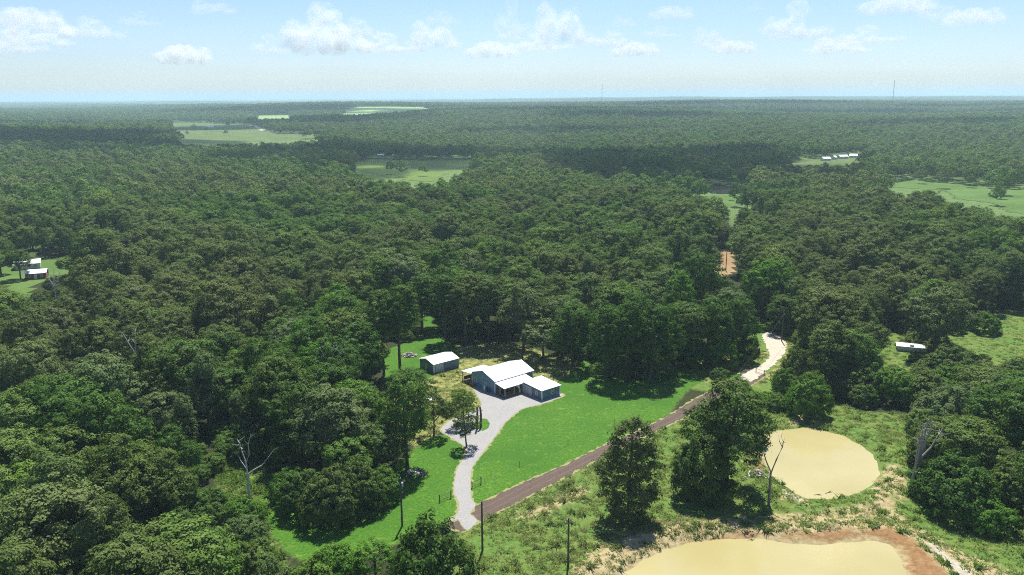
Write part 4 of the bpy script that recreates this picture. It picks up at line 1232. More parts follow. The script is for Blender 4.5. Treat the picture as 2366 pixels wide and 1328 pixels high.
# ------------------------------------------------------------------ buildings
def wall_panel(a, b, z0, z1, z2=None, rib=.55, out=.03):
    """thin ribbed wall from a to b (x, y) with an optional sloping top z1..z2"""
    z2 = z1 if z2 is None else z2
    a = Vector((*a, 0)); b = Vector((*b, 0))
    d = (b - a); L = d.length; d.normalize()
    n = Vector((d.y, -d.x, 0))
    mb = MB()
    t = .12
    q = [a, b, b - n * t, a - n * t]
    vs = [(p.x, p.y, z0) for p in q] + [(q[0].x, q[0].y, z1), (q[1].x, q[1].y, z2), (q[2].x, q[2].y, z2), (q[3].x, q[3].y, z1)]
    mb.add(vs, [(3, 2, 1, 0), (4, 5, 6, 7), (0, 1, 5, 4), (1, 2, 6, 5), (2, 3, 7, 6), (3, 0, 4, 7)])
    k = rib * .5
    while k < L - .1:
        p = a + d * k; zt = z1 + (z2 - z1) * k / L - .03
        e = d * .035
        v = [p - e, p + e, p + e + n * out, p - e + n * out]
        mb.add([(w.x, w.y, z0 + .02) for w in v] + [(w.x, w.y, zt) for w in v], [(4, 5, 6, 7), (3, 2, 6, 7), (0, 3, 7, 4), (2, 1, 5, 6)])
        k += rib
    return mb


def roof_slab(p0, p1, p2, p3, t=.1, rib=.9):
    """p0-p1 eave, p3-p2 ridge; raised seams run up the slope"""
    mb = MB().slab([p0, p1, p2, p3], t)
    p0, p1, p2, p3 = [Vector(p) for p in (p0, p1, p2, p3)]
    L = (p1 - p0).length
    n = int(L / rib)
    for i in range(1, n):
        f = i / n
        a = p0.lerp(p1, f); b = p3.lerp(p2, f)
        e = (p1 - p0).normalized() * .035; up = Vector((0, 0, .045))
        mb.add([a - e, a + e, b + e, b - e, a - e * .4 + up, a + e * .4 + up, b + e * .4 + up, b - e * .4 + up], [(4, 5, 6, 7), (0, 4, 7, 3), (1, 2, 6, 5), (0, 1, 5, 4)])
    return mb


def window(parent, origin, along, normal, w, h):
    """framed window with four panes; origin is the centre on the wall face"""
    o = Vector(origin); d = Vector(along).normalized(); n = Vector(normal).normalized(); up = Vector((0, 0, 1))
    def bar(mb, x0, x1, z0, z1, t0, t1):
        P = lambda x, z, t: o + d * x + up * z + n * t
        mb.add([P(x0, z0, t0), P(x1, z0, t0), P(x1, z1, t0), P(x0, z1, t0), P(x0, z0, t1), P(x1, z0, t1), P(x1, z1, t1), P(x0, z1, t1)],
               [(0, 1, 2, 3), (4, 5, 6, 7), (0, 1, 5, 4), (1, 2, 6, 5), (2, 3, 7, 6), (3, 0, 4, 7)])
    f = MB(); k = .11
    bar(f, -w / 2, w / 2, -h / 2, -h / 2 + k, .0, .08); bar(f, -w / 2, w / 2, h / 2 - k, h / 2, .0, .08)
    bar(f, -w / 2, -w / 2 + k, -h / 2 + k, h / 2 - k, .0, .08); bar(f, w / 2 - k, w / 2, -h / 2 + k, h / 2 - k, .0, .08)
    bar(f, -w / 2 + k, w / 2 - k, -.035, .035, .0, .07)
    fo = f.build('window', W_TRIM, parent)
    for z0, z1 in ((-h / 2 + k, -.035), (.035, h / 2 - k)):
        g = MB(); bar(g, -w / 2 + k, w / 2 - k, z0, z1, .005, .05)
        g.build('pane', GLASS, fo)


HROT = R(40)
house = thing('metal_house', 'slate blue metal house with white roof, porch and garage wing beside the gravel parking', 'house', (HA[0], HA[1], 0), HROT)


def V2(u, v):
    return (u, -v)


Z0 = .06
EZ, RZ = 3.45, 5.0
MB().box((-.15, -9.65, -.3), (12.95, .15, Z0 + .02)).build('slab', W_CONC, house)
wall_panel(V2(0, 0), V2(0, 4.75), Z0, EZ, RZ).build('wall', W_BLUE, house)
wall_panel(V2(0, 4.75), V2(0, 9.5), Z0, RZ, EZ).build('wall', W_BLUE, house)
wall_panel(V2(0, 9.5), V2(12.8, 9.5), Z0, EZ).build('wall', W_NAVY, house)
wall_panel(V2(12.8, 9.5), V2(12.8, 4.75), Z0, EZ, RZ).build('wall', W_BLUE, house)
wall_panel(V2(12.8, 4.75), V2(12.8, 0), Z0, RZ, EZ).build('wall', W_BLUE, house)
wall_panel(V2(12.8, 0), V2(0, 0), Z0, EZ).build('wall', W_BLUE, house)
sl = (RZ - EZ) / 4.75
roof_slab((-.3, -9.75, EZ - .25 * sl + .12), (13.1, -9.75, EZ - .25 * sl + .12), (13.1, -4.75, RZ + .12), (-.3, -4.75, RZ + .12)).build('roof', W_WHITE, house)
roof_slab((13.1, .25, EZ - .25 * sl + .12), (-.3, .25, EZ - .25 * sl + .12), (-.3, -4.75, RZ + .12), (13.1, -4.75, RZ + .12)).build('roof', W_WHITE, house)
MB().slab([(-.32, -4.95, RZ + .1), (13.12, -4.95, RZ + .1), (13.12, -4.75, RZ + .19), (-.32, -4.75, RZ + .19)], .02).slab([(13.12, -4.55, RZ + .1), (-.32, -4.55, RZ + .1), (-.32, -4.75, RZ + .19), (13.12, -4.75, RZ + .19)], .02).build('ridge_cap', W_TRIM, house)
MB().box((-.3, -9.87, EZ - .16), (13.1, -9.76, EZ + .0)).build('gutter', W_TRIM, house)
for u, v in ((0, 0), (0, 9.5), (12.8, 9.5), (12.8, 0)):
    MB().box((u - .1, -v - .1, Z0), (u + .1, -v + .1, EZ - .06)).build('corner_trim', W_TRIM, house)
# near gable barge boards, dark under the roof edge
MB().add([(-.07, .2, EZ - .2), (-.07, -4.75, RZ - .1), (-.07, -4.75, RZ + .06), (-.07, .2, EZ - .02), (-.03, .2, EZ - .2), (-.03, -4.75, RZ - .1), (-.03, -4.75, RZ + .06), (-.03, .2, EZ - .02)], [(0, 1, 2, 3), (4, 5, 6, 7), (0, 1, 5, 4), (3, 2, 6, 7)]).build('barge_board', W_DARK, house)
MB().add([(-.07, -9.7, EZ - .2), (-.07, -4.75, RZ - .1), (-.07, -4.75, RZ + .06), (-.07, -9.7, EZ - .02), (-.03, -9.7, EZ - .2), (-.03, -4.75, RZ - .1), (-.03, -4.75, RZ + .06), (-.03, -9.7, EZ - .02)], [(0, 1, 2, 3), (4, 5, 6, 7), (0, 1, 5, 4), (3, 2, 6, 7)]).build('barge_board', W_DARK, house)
window(house, (-.03, -1.6, 1.65), (0, -1, 0), (-1, 0, 0), .95, 1.3)
window(house, (-.03, -5.75, 1.75), (0, -1, 0), (-1, 0, 0), .75, .95)
window(house, (2.2, -9.53, 1.7), (1, 0, 0), (0, -1, 0), 1.0, 1.2)
MB().box((4.4, -9.6, Z0 + .1), (5.4, -9.53, 2.2)).build('door', W_TRIM, house)
# carport on the far side
MB().slab([(-.3, .28, 3.02), (-.3, 4.5, 2.62), (7.2, 4.5, 2.62), (7.2, .28, 3.02)], .1).build('carport_roof', W_WHITE, house)
for u in (0.05, 3.6, 6.9):
    MB().box((u - .09, 4.2, -.2), (u + .09, 4.38, 2.55)).build('carport_post', W_WOOD, house)
MB().box((-.1, .3, -.2), (7.0, 4.4, .1)).build('carport_floor', W_DECK, house)
MB().box((.35, 4.22, .1), (6.8, 4.3, 1.0)).build('carport_screen', W_DARK, house)
# front porch
MB().slab([(-.3, -9.9, 3.18), (10.0, -9.9, 3.18), (10.0, -13.55, 2.62), (-.3, -13.55, 2.62)], .12).build('porch_roof', W_WHITE, house)
for i in range(13):
    v0 = 9.66 + i * .3
    MB().box((.0, -v0 - .285, .08), (6.1, -v0, .2)).build('porch_board', W_DECK, house)
MB().box((-.12, -13.62, -.2), (6.1, -13.56, .16)).build('porch_skirt', W_DARK, house)
MB().box((-.12, -13.55, -.2), (-.03, -9.7, .16)).build('porch_skirt', W_DARK, house)
for u, v in ((.1, 13.4), (3.1, 13.4), (5.95, 13.4), (.1, 11.4)):
    MB().box((u - .1, -v - .1, .1), (u + .1, -v + .1, 2.6)).build('porch_post', W_WOOD, house)
# garage wing
GZ1, GZ0 = 2.95, 2.55
MB().box((6.0, -20.8, -.3), (12.3, -13.2, Z0 + .01)).build('slab', W_CONC, house)
wall_panel(V2(6.1, 13.5), V2(6.1, 20.6), Z0, GZ1 - .02, GZ0).build('wall', W_NAVY, house)
wall_panel(V2(6.1, 20.6), V2(12.1, 20.6), Z0, GZ0).build('wall', W_NAVY, house)
wall_panel(V2(12.1, 20.6), V2(12.1, 13.5), Z0, GZ0, GZ1 - .02).build('wall', W_NAVY, house)
wall_panel(V2(12.1, 13.5), V2(6.1, 13.5), Z0, GZ1 - .02).build('wall', W_NAVY, house)
roof_slab((5.75, -20.95, GZ0 + .1), (12.45, -20.95, GZ0 + .1), (12.45, -13.3, GZ1 + .14), (5.75, -13.3, GZ1 + .14)).build('roof', W_WHITE, house)
for u, v, t in ((6.1, 20.6, GZ0), (12.1, 20.6, GZ0), (6.1, 13.5, GZ1 - .1)):
    MB().box((u - .12, -v - .12, Z0), (u + .12, -v + .12, t - .02)).build('corner_trim', W_TRIM, house)
gd = MB().box((6.02, -16.75, Z0), (6.065, -13.75, 2.36)).build('garage_door', W_TRIM, house)
for i in range(5):
    MB().box((5.985, -16.65, Z0 + .03 + i * .45), (6.015, -13.85, Z0 + .03 + i * .45 + .42)).build('door_panel', W_DOOR, gd)
window(house, (6.07, -18.7, 1.35), (0, -1, 0), (-1, 0, 0), .95, 1.1)
window(house, (9.7, -20.63, 1.45), (1, 0, 0), (0, -1, 0), .95, 1.0)

# small shed
def shed(loc_uv, Lu, Lv, ez, rz):
    p = HA + HU * loc_uv[0] + HV * loc_uv[1]
    o = thing('metal_shed', 'small dark blue metal shed with white gable roof standing on the grass', 'shed', (p[0], p[1], 0), HROT)
    MB().box((-.1, -Lv - .1, -.3), (Lu + .1, .1, .08)).build('slab', W_CONC, o)
    h = Lv / 2
    wall_panel((0, 0), (0, -h), .06, ez, rz).build('wall', W_NAVY, o)
    wall_panel((0, -h), (0, -Lv), .06, rz, ez).build('wall', W_NAVY, o)
    wall_panel((0, -Lv), (Lu, -Lv), .06, ez).build('wall', W_NAVY, o)
    wall_panel((Lu, -Lv), (Lu, -h), .06, ez, rz).build('wall', W_NAVY, o)
    wall_panel((Lu, -h), (Lu, 0), .06, rz, ez).build('wall', W_NAVY, o)
    wall_panel((Lu, 0), (0, 0), .06, ez).build('wall', W_NAVY, o)
    s = (rz - ez) / h
    roof_slab((-.25, -Lv - .3, ez - .3 * s + .1), (Lu + .25, -Lv - .3, ez - .3 * s + .1), (Lu + .25, -h, rz + .1), (-.25, -h, rz + .1)).build('roof', W_WHITE, o)
    roof_slab((Lu + .25, .3, ez - .3 * s + .1), (-.25, .3, ez - .3 * s + .1), (-.25, -h, rz + .1), (Lu + .25, -h, rz + .1)).build('roof', W_WHITE, o)
    MB().box((-.12, -Lv - .12, .06), (.28, -Lv + .02, ez - .05)).build('corner_trim', W_TRIM, o)
    MB().box((Lu - .1, -Lv - .1, .06), (Lu + .1, -Lv + .1, ez - .05)).build('corner_trim', W_NAVY, o)
    gd = MB().box((.62, -Lv - .09, .06), (3.25, -Lv - .04, 2.35)).build('garage_door', W_TRIM, o)
    for i in range(5):
        MB().box((.72, -Lv - .12, .1 + i * .44), (3.15, -Lv - .095, .1 + i * .44 + .41)).build('door_panel', W_DOOR, gd)
    d = MB().box((-.1, -3.6, .08), (-.04, -2.6, 2.15)).build('door', W_DOOR, o)
    MB().box((-.13, -3.3, 1.2), (-.105, -2.9, 1.9)).build('pane', GLASS, d)
    return o


shed((-2.9, -20.4), 8.4, 6.7, 2.6, 3.45)


def far_building(loc, L, Wd, ez, rz, rot, wallm, roofm, label, group=None, glazed=True):
    o = thing('farm_building', label, 'building', loc, rot, group)
    h = Wd / 2
    mb = MB()
    mb.add([(-L / 2, -h, -.5), (L / 2, -h, -.5), (L / 2, h, -.5), (-L / 2, h, -.5), (-L / 2, -h, ez), (L / 2, -h, ez), (L / 2, h, ez), (-L / 2, h, ez), (-L / 2, 0, rz), (L / 2, 0, rz)],
           [(0, 1, 5, 4), (2, 3, 7, 6), (1, 2, 6, 9, 5), (3, 0, 4, 8, 7)])
    mb.build('wall', wallm, o)
    s = (rz - ez) / h
    roof_slab((-L / 2 - .4, -h - .5, ez - .5 * s + .12), (L / 2 + .4, -h - .5, ez - .5 * s + .12), (L / 2 + .4, 0, rz + .12), (-L / 2 - .4, 0, rz + .12), .1, 1.5).build('roof', roofm, o)
    roof_slab((L / 2 + .4, h + .5, ez - .5 * s + .12), (-L / 2 - .4, h + .5, ez - .5 * s + .12), (-L / 2 - .4, 0, rz + .12), (L / 2 + .4, 0, rz + .12), .1, 1.5).build('roof', roofm, o)
    MB().box((-.6, -h - .06, 0), (.6, -h + .01, 2.1)).build('door', W_TRIM, o)
    for x in (-L * .3, L * .3) if glazed else ():
        window(o, (x, -h - .002, 1.5), (1, 0, 0), (0, -1, 0), 1.2, 1.1)
    return o


W_CREAM = simple('cream_siding', (.7, .68, .62), .7, .1, .6)
far_building((-201.8, 332.5, 0), 7.6, 6.5, 2.6, 3.6, .35, W_BRICK, W_WHITE, 'white roofed red barn in the small left clearing of the woods')
far_building((-217.5, 352.5, 0), 10, 7, 2.6, 3.8, .5, W_CREAM, W_WHITE, 'long white roofed house behind the red barn in the woods')
far_building((118.2, 226.5, 0), 7.6, 3.2, 1.5, 1.8, -.35, W_CREAM, W_WHITE, 'long white trailer roof on the grass below the hay meadow', None, False)
for i, (x, y, w, rot, lb) in enumerate([
        (-985, 2945, 40, .1, 'long white barn beside the bright far hay field'), (-955, 3000, 24, .3, 'white farmhouse behind the long white barn'), (-730, 1980, 17, .2, 'white roofed cabin on the dull sloping pasture'),
        (-263, 1020, 12, .4, 'small white house in trees beside the shaded green field'), (-176, 1105, 11, -.3, 'white shed at the back edge of the shaded green field'),
        (391, 1005, 10, .2, 'white hut at the start of the far building row'), (409, 1025, 8, .9, 'small cream hut in the far building row'), (425, 1037, 11, .1, 'longer white building in the far building row'), (443, 1047, 9, -.4, 'end hut of the far building row'),
        (847, 1727, 20, .2, 'wide white building on the far wooded rise'), (690, 1585, 15, .5, 'pale roof peeping from woods below the wide white building'), (465, 1933, 14, .1, 'white roof beside a tiny far clearing'),
        (665, 1917, 16, -.2, 'isolated pale roof far out in the woods'), (-765, 1655, 12, .3, 'small white roof in the shaded woods beyond the pasture'), (-1405, 2365, 16, .1, 'white roof by the brown strip field'), (-139, 2325, 14, 0, 'white roof in the dark far wood')]):
    far_building((x, y, float(hz(np.float64(x), np.float64(y)))), w, min(9, w * .7), 3.0, 4.8, rot, W_CREAM, W_WHITE, lb, 'far white farm buildings')


# ------------------------------------------------------------------ yard things
def uv(u, v, z=0):
    p = HA + HU * u + HV * v
    return (float(p[0]), float(p[1]), z)


def wheel(parent, x, y, r, w, rim=W_TRIM):
    t = MB(); n = 14
    ring = lambda rr, yy: [(x + rr * math.cos(6.2832 * k / n), yy, r + rr * math.sin(6.2832 * k / n)) for k in range(n)]
    vs = ring(r * .55, y - w / 2) + ring(r, y - w / 2) + ring(r, y + w / 2) + ring(r * .55, y + w / 2)
    fs = [(a * n + k, a * n + (k + 1) % n, ((a + 1) % 4) * n + (k + 1) % n, ((a + 1) % 4) * n + k) for a in range(4) for k in range(n)]
    t.add(vs, fs)
    wo = t.build('wheel', W_RUBBER, parent)
    MB().tube([(x, y - w * .4, r), (x, y + w * .4, r)], [r * .56, r * .56], 12).build('rim', rim, wo)


def bevel_box(a, b, bev, name, mat, parent):
    bm = bmesh.new()
    bmesh.ops.create_cube(bm, size=1)
    for v in bm.verts:
        v.co = Vector(((a[0] + b[0]) / 2 + v.co.x * (b[0] - a[0]), (a[1] + b[1]) / 2 + v.co.y * (b[1] - a[1]), (a[2] + b[2]) / 2 + v.co.z * (b[2] - a[2])))
    bmesh.ops.bevel(bm, geom=bm.edges[:], offset=bev, segments=2, affect='EDGES')
    me = bpy.data.meshes.new(name); bm.to_mesh(me); bm.free(); me.materials.append(mat)
    return new_obj(name, me, parent)


mower = thing('riding_mower', 'orange riding mower parked in the yard under the dark trees', 'mower', (-17.7, 186.2, 0), R(-50))
bevel_box((.05, -.42, .45), (1.15, .42, 1.0), .12, 'hood', W_ORANGE, mower)
bevel_box((-.95, -.5, .42), (.1, .5, .72), .08, 'body', W_ORANGE, mower)
bevel_box((-.75, -.3, .72), (-.25, .3, .9), .06, 'seat', W_RUBBER, mower)
bevel_box((-.85, -.3, .85), (-.7, .3, 1.35), .06, 'seat_back', W_RUBBER, mower)
MB().tube([(.15, 0, .95), (-.02, 0, 1.2)], [.03, .03], 6).build('steering_column', W_DARK, mower)
MB().tube([(-.04 + .04 * math.sin(a), .2 * math.cos(a), 1.2 + .17 * math.sin(a)) for a in [i * .5236 for i in range(13)]], [.02] * 13, 5).build('steering_wheel', W_DARK, mower)
bevel_box((-.3, -.75, .12), (.7, .75, .3), .06, 'mower_deck', W_DARK, mower)
for sx, r in ((-.6, .36), (.85, .26)):
    for sy in (-.5, .5):
        wheel(mower, sx, sy, r, .24)
trailer = thing('utility_trailer', 'pale slatted flatbed trailer standing under the dark yard tree', 'trailer', (-21.3, 188.2, 0), R(-35))
for i in range(7):
    MB().box((-1.6, -.95 + i * .275, .62), (1.6, -.95 + i * .275 + .2, .68)).build('deck_board', W_TRIM, trailer)
for y in (-.98, .94):
    MB().box((-1.6, y, .5), (1.6, y + .05, .62)).build('side_rail', W_DOOR, trailer)
MB().box((-1.5, -.06, .48), (2.9, .06, .6)).build('drawbar', W_DARK, trailer)
MB().tube([(2.8, 0, .5), (2.8, 0, -.02)], [.04, .05], 6).build('jack', W_DARK, trailer)
for y in (-1.12, 1.12):
    wheel(trailer, -.2, y, .34, .2)
barrow = thing('wheelbarrow', 'red wheelbarrow against the blue gable wall of the house', 'wheelbarrow', uv(-.75, 1.5), R(-50))
mb = MB()
mb.add([(-.55, -.38, .72), (.5, -.38, .72), (.5, .38, .72), (-.55, .38, .72), (-.25, -.22, .38), (.25, -.22, .38), (.25, .22, .38), (-.25, .22, .38)], [(4, 5, 6, 7), (0, 1, 5, 4), (1, 2, 6, 5), (2, 3, 7, 6), (3, 0, 4, 7)])
mb.build('tray', W_RED, barrow)
wheel(barrow, .55, 0, .2, .1, W_RED)
for y in (-.28, .28):
    MB().tube([(.55, y * .25, .2), (0, y * .9, .36), (-1.1, y * 1.1, .68)], [.03, .03, .03], 6).build('handle', W_WOOD, barrow)
    MB().tube([(-.35, y, .45), (-.45, y, -.01)], [.025, .025], 6).build('leg', W_DARK, barrow)
tank = thing('water_heater', 'white upright tank standing at the blue gable wall', 'tank', uv(-.55, 5.9))
MB().tube([(0, 0, -.02), (0, 0, .05), (0, 0, 1.25), (0, 0, 1.38)], [.26, .28, .28, .2], 14).build('shell', W_TRIM, tank)
for dx in (-.1, .1):
    MB().tube([(dx, 0, 1.35), (dx, 0, 1.55)], [.03, .03], 6).build('pipe', W_DOOR, tank)
for k, (v, lb) in enumerate([(7.0, 'dark blue plastic drum beside the white tank at the house wall'), (7.7, 'dark blue plastic drum nearer the porch at the house wall')]):
    b = thing('drum', lb, 'drum', uv(-.5, v))
    MB().tube([(0, 0, -.02), (0, 0, .3), (0, 0, .33), (0, 0, .6), (0, 0, .63), (0, 0, .92)], [.28, .3, .315, .315, .3, .28], 14).build('shell', W_BLUEBIN, b)
    MB().tube([(0, 0, .9), (0, 0, .96)], [.25, .25], 14).build('lid', W_DARK, b)


def chair(u, v, rz, label):
    o = thing('porch_chair', label, 'chair', uv(u, v, .2), HROT + rz, 'dark chairs on the porch')
    MB().box((-.28, -.28, .4), (.28, .28, .46)).build('seat', W_DARK, o)
    MB().box((-.28, .24, .5), (.28, .3, 1.0)).build('backrest', W_DARK, o)
    for x in (-.25, .25):
        for y in (-.25, .27):
            MB().box((x - .025, y - .025, 0), (x + .025, y + .025, .4 if y < 0 else .52)).build('leg', W_DARK, o)


for k, (u, v) in enumerate([(1.0, 10.5), (1.1, 11.6), (2.1, 10.4)]):
    chair(u, v, -.6 + .5 * k, 'dark chair standing on the timber porch')
cur = thing('curtain', 'white cloth curtain tied back at the porch beside the garage wing', 'curtain', uv(5.0, 13.2, .2), HROT)
mb = MB(); nU = 13
rows = []
for j, (z, c, wd) in enumerate([(2.32, -.5, 1.0), (1.9, -.42, .85), (1.4, -.1, .5), (1.0, .12, .28), (.6, .16, .4), (.05, .18, .5)]):
    rows.append([(c + wd * (i / (nU - 1) - .5), .06 * math.sin(i * 1.9 + j * .3), z) for i in range(nU)])
mb.add([p for r in rows for p in r], [(j * nU + i, j * nU + i + 1, (j + 1) * nU + i + 1, (j + 1) * nU + i) for j in range(5) for i in range(nU - 1)])
mb.build('cloth', W_CLOTH, cur)
MB().tube([(-1.0, 0, 2.34), (.3, 0, 2.34)], [.025, .025], 6).build('rod', W_DARK, cur)
bx = thing('storage_chest', 'brown wooden chest under the carport roof', 'chest', uv(1.8, -1.8, .1), HROT)
bevel_box((-.9, -.5, 0), (.9, .5, .7), .04, 'body', W_DECK, bx)
bevel_box((-.95, -.55, .7), (.95, .55, .82), .03, 'lid', W_WOOD, bx)


# ------------------------------------------------------------------ utility poles, wires, fences, masts
def pole(x, y, h, rz, label, arm=True, pot=False, group='wooden utility poles'):
    o = thing('utility_pole', label, 'pole', (x, y, float(near_height(np.array([float(x)]), np.array([float(y)]))[0])), rz, group)
    MB().tube([(0, 0, -.4), (0, 0, h * .5), (0, 0, h)], [.19, .165, .13], 9).build('shaft', POLE_WOOD, o)
    if arm:
        MB().box((-.75, -.2, h - .75), (.75, -.1, h - .63)).build('crossarm', POLE_WOOD, o)
        for dx in (-.65, .65, 0):
            MB().tube([(dx, -.15, h - .63), (dx, -.15, h - .42)] if dx else [(0, 0, h - .02), (0, 0, h + .2)], [.06, .045], 7).build('insulator', W_TRIM, o)
    if pot:
        MB().tube([(.3, 0, h - 1.7), (.3, 0, h - 1.65), (.3, 0, h - .95), (.3, 0, h - .9)], [.15, .2, .2, .14], 12).build('transformer', W_DOOR, o)
    return o


pole(-19.7, 128.2, 9.2, .5, 'utility pole with pale transformer standing on the mown lawn', True, True)
pole(-5.2, 120.1, 9.1, .4, 'bare dark utility pole in the grass at the end of the dirt road', False)
pole(8.8, 115.2, 8.6, .4, 'utility pole with white insulators in the rough field above the lower pond', True)
P4 = pole(83.0, 236.1, 9.2, .9, 'utility pole on the outer verge of the white gravel bend')
P7 = pole(45.4, 168.5, 9.0, .9, 'utility pole half hidden behind the large pond oak')
pole(94.4, 356.8, 9.5, .4, 'utility pole at the back of the orange soil clearing')
pole(92.5, 338.3, 9.5, .4, 'utility pole in the middle of the orange soil clearing')
A0 = Vector((83.0, 236.1, 8.6)); B0 = Vector((45.4, 168.5, 8.4))
for k, off in enumerate((-.6, .6)):
    d = Vector((math.cos(.9), math.sin(.9), 0)) * off
    pts = [A0.lerp(B0, t / 14) + d - Vector((0, 0, 1.4 * 4 * (t / 14) * (1 - t / 14))) for t in range(15)]
    w = MB().tube(pts, [.011] * 15, 4).build('overhead_wire', W_DARK)
    set_props(w, 'thin overhead wire between the gravel bend pole and the pond pole', 'wire', 'overhead wires along the gravel road')


def fence(pts, label, brace=(), wires=(.35, .7, 1.05)):
    o = thing('wire_fence', label, 'fence', (pts[0][0], pts[0][1], 0))
    c = Vector((*pts[0], 0))
    P = [Vector((*p, 0)) - c for p in pts]
    for i, p in enumerate(P):
        r = .1 if i in brace else .045
        h = 1.55 if i in brace else 1.3
        MB().tube([p + Vector((0, 0, -.3)), p + Vector((0, 0, h))], [r, r * .95], 7).build('post', POLE_WOOD, o)
    for i in range(len(P) - 1):
        if i in brace and i + 1 in brace:
            for z in (.28, 1.2):
                MB().tube([P[i] + Vector((0, 0, z)), P[i + 1] + Vector((0, 0, z))], [.04, .04], 6).build('rail', POLE_WOOD, o)
        for z in wires:
            MB().tube([P[i] + Vector((0, 0, z)), P[i + 1] + Vector((0, 0, z))], [.008, .008], 4).build('wire', W_DARK, o)
    return o


run = [(-8.0, 142.0), (-6.3, 143.8)]
ctrl = [(-6.3, 143.8), (1.3, 151.2), (12.0, 161.6), (23.6, 173.2), (39.6, 191.2)]
for a, b in zip(ctrl[:-1], ctrl[1:]):
    n = max(1, int(math.hypot(b[0] - a[0], b[1] - a[1]) / 10.5))
    run += [(a[0] + (b[0] - a[0]) * k / n, a[1] + (b[1] - a[1]) * k / n) for k in range(1, n + 1)]
fence(run, 'long wire fence with thin posts crossing the lawn above the dirt road', (0, 1))
fence([(-13.8, 136.7), (-11.8, 138.3)], 'short braced fence end on the lawn beside the driveway', (0, 1))
fence([(66.6, 207.6), (68.1, 205.2), (69.2, 203.4)], 'short gate fence beside the white gravel road', (0, 1))


def mast(x, y, h, w, label):
    z0 = float(hz(np.float64(x), np.float64(y)))
    o = thing('radio_mast', label, 'mast', (x, y, z0))
    n = 12
    red = W_RED
    for i in range(n):
        a, b = h * i / n, h * (i + 1) / n
        mb = MB()
        c = [(w * math.cos(q), w * math.sin(q)) for q in (0.3, 2.394, 4.489)]
        for k in range(3):
            k2 = (k + 1) % 3
            mb.tube([(c[k][0], c[k][1], a), (c[k][0], c[k][1], b)], [.2, .2], 4)
            mb.tube([(c[k][0], c[k][1], a), (c[k2][0], c[k2][1], b)], [.16, .16], 4)
        mb.build('lattice_section', W_BRICK if i % 2 else W_DOOR, o)
    for q in (0.3, 2.394, 4.489):
        MB().tube([(w * math.cos(q), w * math.sin(q), h * .9), (h * .5 * math.cos(q), h * .5 * math.sin(q), 0)], [.06, .06], 4).build('guy_wire', W_DOOR, o)
    return o


mast(455, 4111, 106, 1.1, 'tall lattice radio mast rising over the horizon near the middle clouds')
mast(1434, 3086, 116, 1.0, 'slim lattice radio mast standing on the far wooded rise')

# ------------------------------------------------------------------ clouds
def cloud_mat(name, dens, soft=False):
    m, nt, ns, ls, b = mat_new(name)
    ns.remove(b)
    v = ns.new('ShaderNodeVolumePrincipled')
    v.inputs['Color'].default_value = (1, 1, 1, 1)
    v.inputs['Density'].default_value = dens
    v.inputs['Anisotropy'].default_value = .0
    if soft:
        oc = ns.new('ShaderNodeTexCoord').outputs['Object']
        f = noise(ns, ls, 7.0, 4, .6, oc)
        mm = N(ns, 'ShaderNodeMapRange'); ls.new(f, mm.inputs[0])
        mm.inputs[1].default_value = .40; mm.inputs[2].default_value = .68; mm.inputs[3].default_value = 0; mm.inputs[4].default_value = dens
        ls.new(mm.outputs[0], v.inputs['Density'])
    ls.new(v.outputs[0], ns['Material Output'].inputs['Volume'])
    return m


CLOUD_M = cloud_mat('cumulus', .0055, True)
CLOUD_D = cloud_mat('heavy_cumulus', .02)  # dense, so the unseen overhead clouds throw dark shadows


def cloud_mesh(seed, flat=False):
    """unit cloud (about 1 wide) of merged puffs with a flattish base"""
    rg = random.Random(seed)
    bm = bmesh.new()
    for i in range(26):
        x = rg.uniform(-.4, .4); y = rg.uniform(-.26, .26)
        env = max(.12, 1 - (abs(x) / .5) ** 1.7)
        r = rg.uniform(.06, .13) * (.5 + .6 * env)
        z = r * .6 + rg.random() * (.32 if not flat else .1) * env * (.5 + .5 * math.sin(x * 9 + seed) ** 2)
        mt = Matrix.Translation((x, y, z)) @ Matrix.Diagonal((r * 1.25, r * 1.2, r, 1))
        bmesh.ops.create_icosphere(bm, subdivisions=2, radius=1, matrix=mt)
    me = bpy.data.meshes.new('cloud_src'); bm.to_mesh(me); bm.free()
    o = bpy.data.objects.new('cloud_src', me); COL.objects.link(o)
    md = o.modifiers.new('r', 'REMESH'); md.mode = 'VOXEL'; md.voxel_size = .014
    tx = bpy.data.textures.new('puff', 'CLOUDS'); tx.noise_scale = .085; tx.noise_depth = 3
    dm = o.modifiers.new('d', 'DISPLACE'); dm.texture = tx; dm.strength = .09; dm.mid_level = .5; dm.texture_coords = 'LOCAL'
    r2 = o.modifiers.new('r2', 'REMESH'); r2.mode = 'VOXEL'; r2.voxel_size = .011
    dg = bpy.context.evaluated_depsgraph_get()
    res = bpy.data.meshes.new_from_object(o.evaluated_get(dg))
    bpy.data.objects.remove(o)
    res.name = 'cumulus'
    res.materials.clear(); res.materials.append(CLOUD_M)
    return res


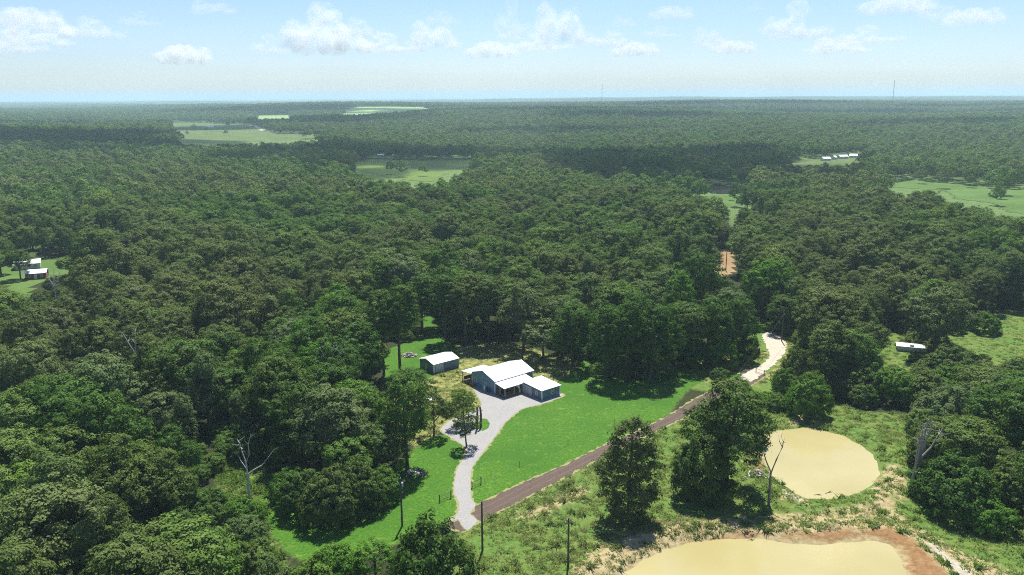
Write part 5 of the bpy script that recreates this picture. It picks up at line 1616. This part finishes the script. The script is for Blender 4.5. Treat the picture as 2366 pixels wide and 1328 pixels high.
CM = [cloud_mesh(s) for s in (3, 8, 14)] + [cloud_mesh(21, True)]
CL = [(-8214, 14526, 1124, 1208, 409), (-7520, 15237, 1124, 1135, 378), (-5509, 12516, 1124, 533, 167), (-3846, 10866, 1124, 578, 154), (-4367, 20521, 1124, 2161, 1110), (-6009, 20855, 1124, 846, 411), (-1806, 19363, 1124, 1191, 585), (-1002, 12751, 1124, 570, 228), (43, 15423, 1124, 618, 618), (1029, 17995, 1124, 1204, 803), (70, 16129, 1124, 629, 180), (789, 20200, 1124, 1351, 360), (1793, 13344, 1124, 390, 165), (2366, 18597, 1124, 1200, 334), (2792, 15539, 1124, 633, 158), (4323, 18314, 1124, 691, 356), (3198, 10946, 1124, 241, 127), (5664, 16616, 1124, 1173, 626), (5255, 11348, 1124, 975, 209), (6474, 12376, 1124, 700, 218), (-11704, 19785, 1124, 1152, 461), (-9455, 24220, 1065, 1592, 376), (1754, 17332, 1124, 582, 194), (5771, 21355, 1124, 1108, 222),
      (-6900, 12100, 1124, 900, 170), (-2700, 15200, 1124, 1000, 330), (-3000, 20400, 1124, 1500, 380), (-450, 22800, 1124, 1400, 300), (3400, 22500, 1124, 1300, 260), (7600, 17800, 1124, 1200, 300), (8600, 22000, 1124, 1500, 380), (2300, 11900, 1124, 620, 130), (7300, 13200, 1124, 900, 190), (-9800, 17200, 1124, 1300, 330), (5000, 19500, 1124, 1000, 260)]
for i, (x, y, z, w, h) in enumerate(CL):
    ratio = h / w
    o = new_obj('cumulus_cloud', CM[3] if ratio < .24 else CM[i % 3])
    o.location = (x, y, z)
    o.rotation_euler = (0, 0, random.uniform(-.35, .35) + math.atan2(-x, y))
    sc_z = h / (.2 if ratio < .24 else .42)
    o.scale = (w * 1.3, w * .6, sc_z * 1.05)
    shape = 'flat wispy' if ratio < .24 else ('towering' if ratio > .5 else 'puffy')
    size = 'large' if w > 1000 else 'small'
    set_props(o, f'{size} {shape} white cumulus cloud over the horizon', 'cloud', f'{size} {shape} clouds over the horizon')
# unseen overhead clouds: some read from dark bands, more added for their shadows
off = SUND.xy / SUND.z * 1100
for i, (x, y, sx, sy) in enumerate([(190, 925, 460, 680), (-430, 1060, 560, 330), (700, 3050, 1100, 420), (-150, 3500, 1200, 500), (1500, 2050, 700, 360), (-1350, 1450, 600, 380), (1900, 3300, 1200, 480), (120, 1650, 520, 260), (430, 2150, 800, 420), (-1250, 2050, 900, 420), (900, 1600, 600, 330), (-800, 3400, 1500, 700), (1000, 3700, 1600, 600), (-110, 990, 460, 640), (-620, 1240, 900, 700), (-560, 2150, 900, 700), (150, 2600, 1300, 900), (1250, 2700, 1100, 900)]):
    o = new_obj('cumulus_cloud', CM[i % 3])
    o.location = (x + off.x, y + off.y, 1124)
    o.scale = (sx, sy, 380)
    o.material_slots[0].link = 'OBJECT'; o.material_slots[0].material = CLOUD_D
    set_props(o, 'unseen cumulus cloud overhead, placed to throw its shadow on the woods', 'cloud', 'unseen clouds overhead above the wooded hills')

# ------------------------------------------------------------------ haze
HZ0 = float(min(GZ.min(), -2) - 1)
HX0, HX1, HY0, HY1 = gx[0] - 50, gx[-1] + 50, gy[0] - 50, gy[-1] + 50
m, nt, ns, ls, b = mat_new('haze_air')
ns.remove(b)
v = ns.new('ShaderNodeVolumePrincipled')
v.inputs['Color'].default_value = (.66, .89, 1.0, 1)
v.inputs['Density'].default_value = 1.15e-4
v.inputs['Anisotropy'].default_value = .1
ls.new(v.outputs[0], ns['Material Output'].inputs['Volume'])
hb = MB().box((HX0, HY0, HZ0), (HX1, HY1, 148)).build('haze', m)
set_props(hb, 'thin pale blue summer haze over the whole countryside', 'haze', None, 'stuff')
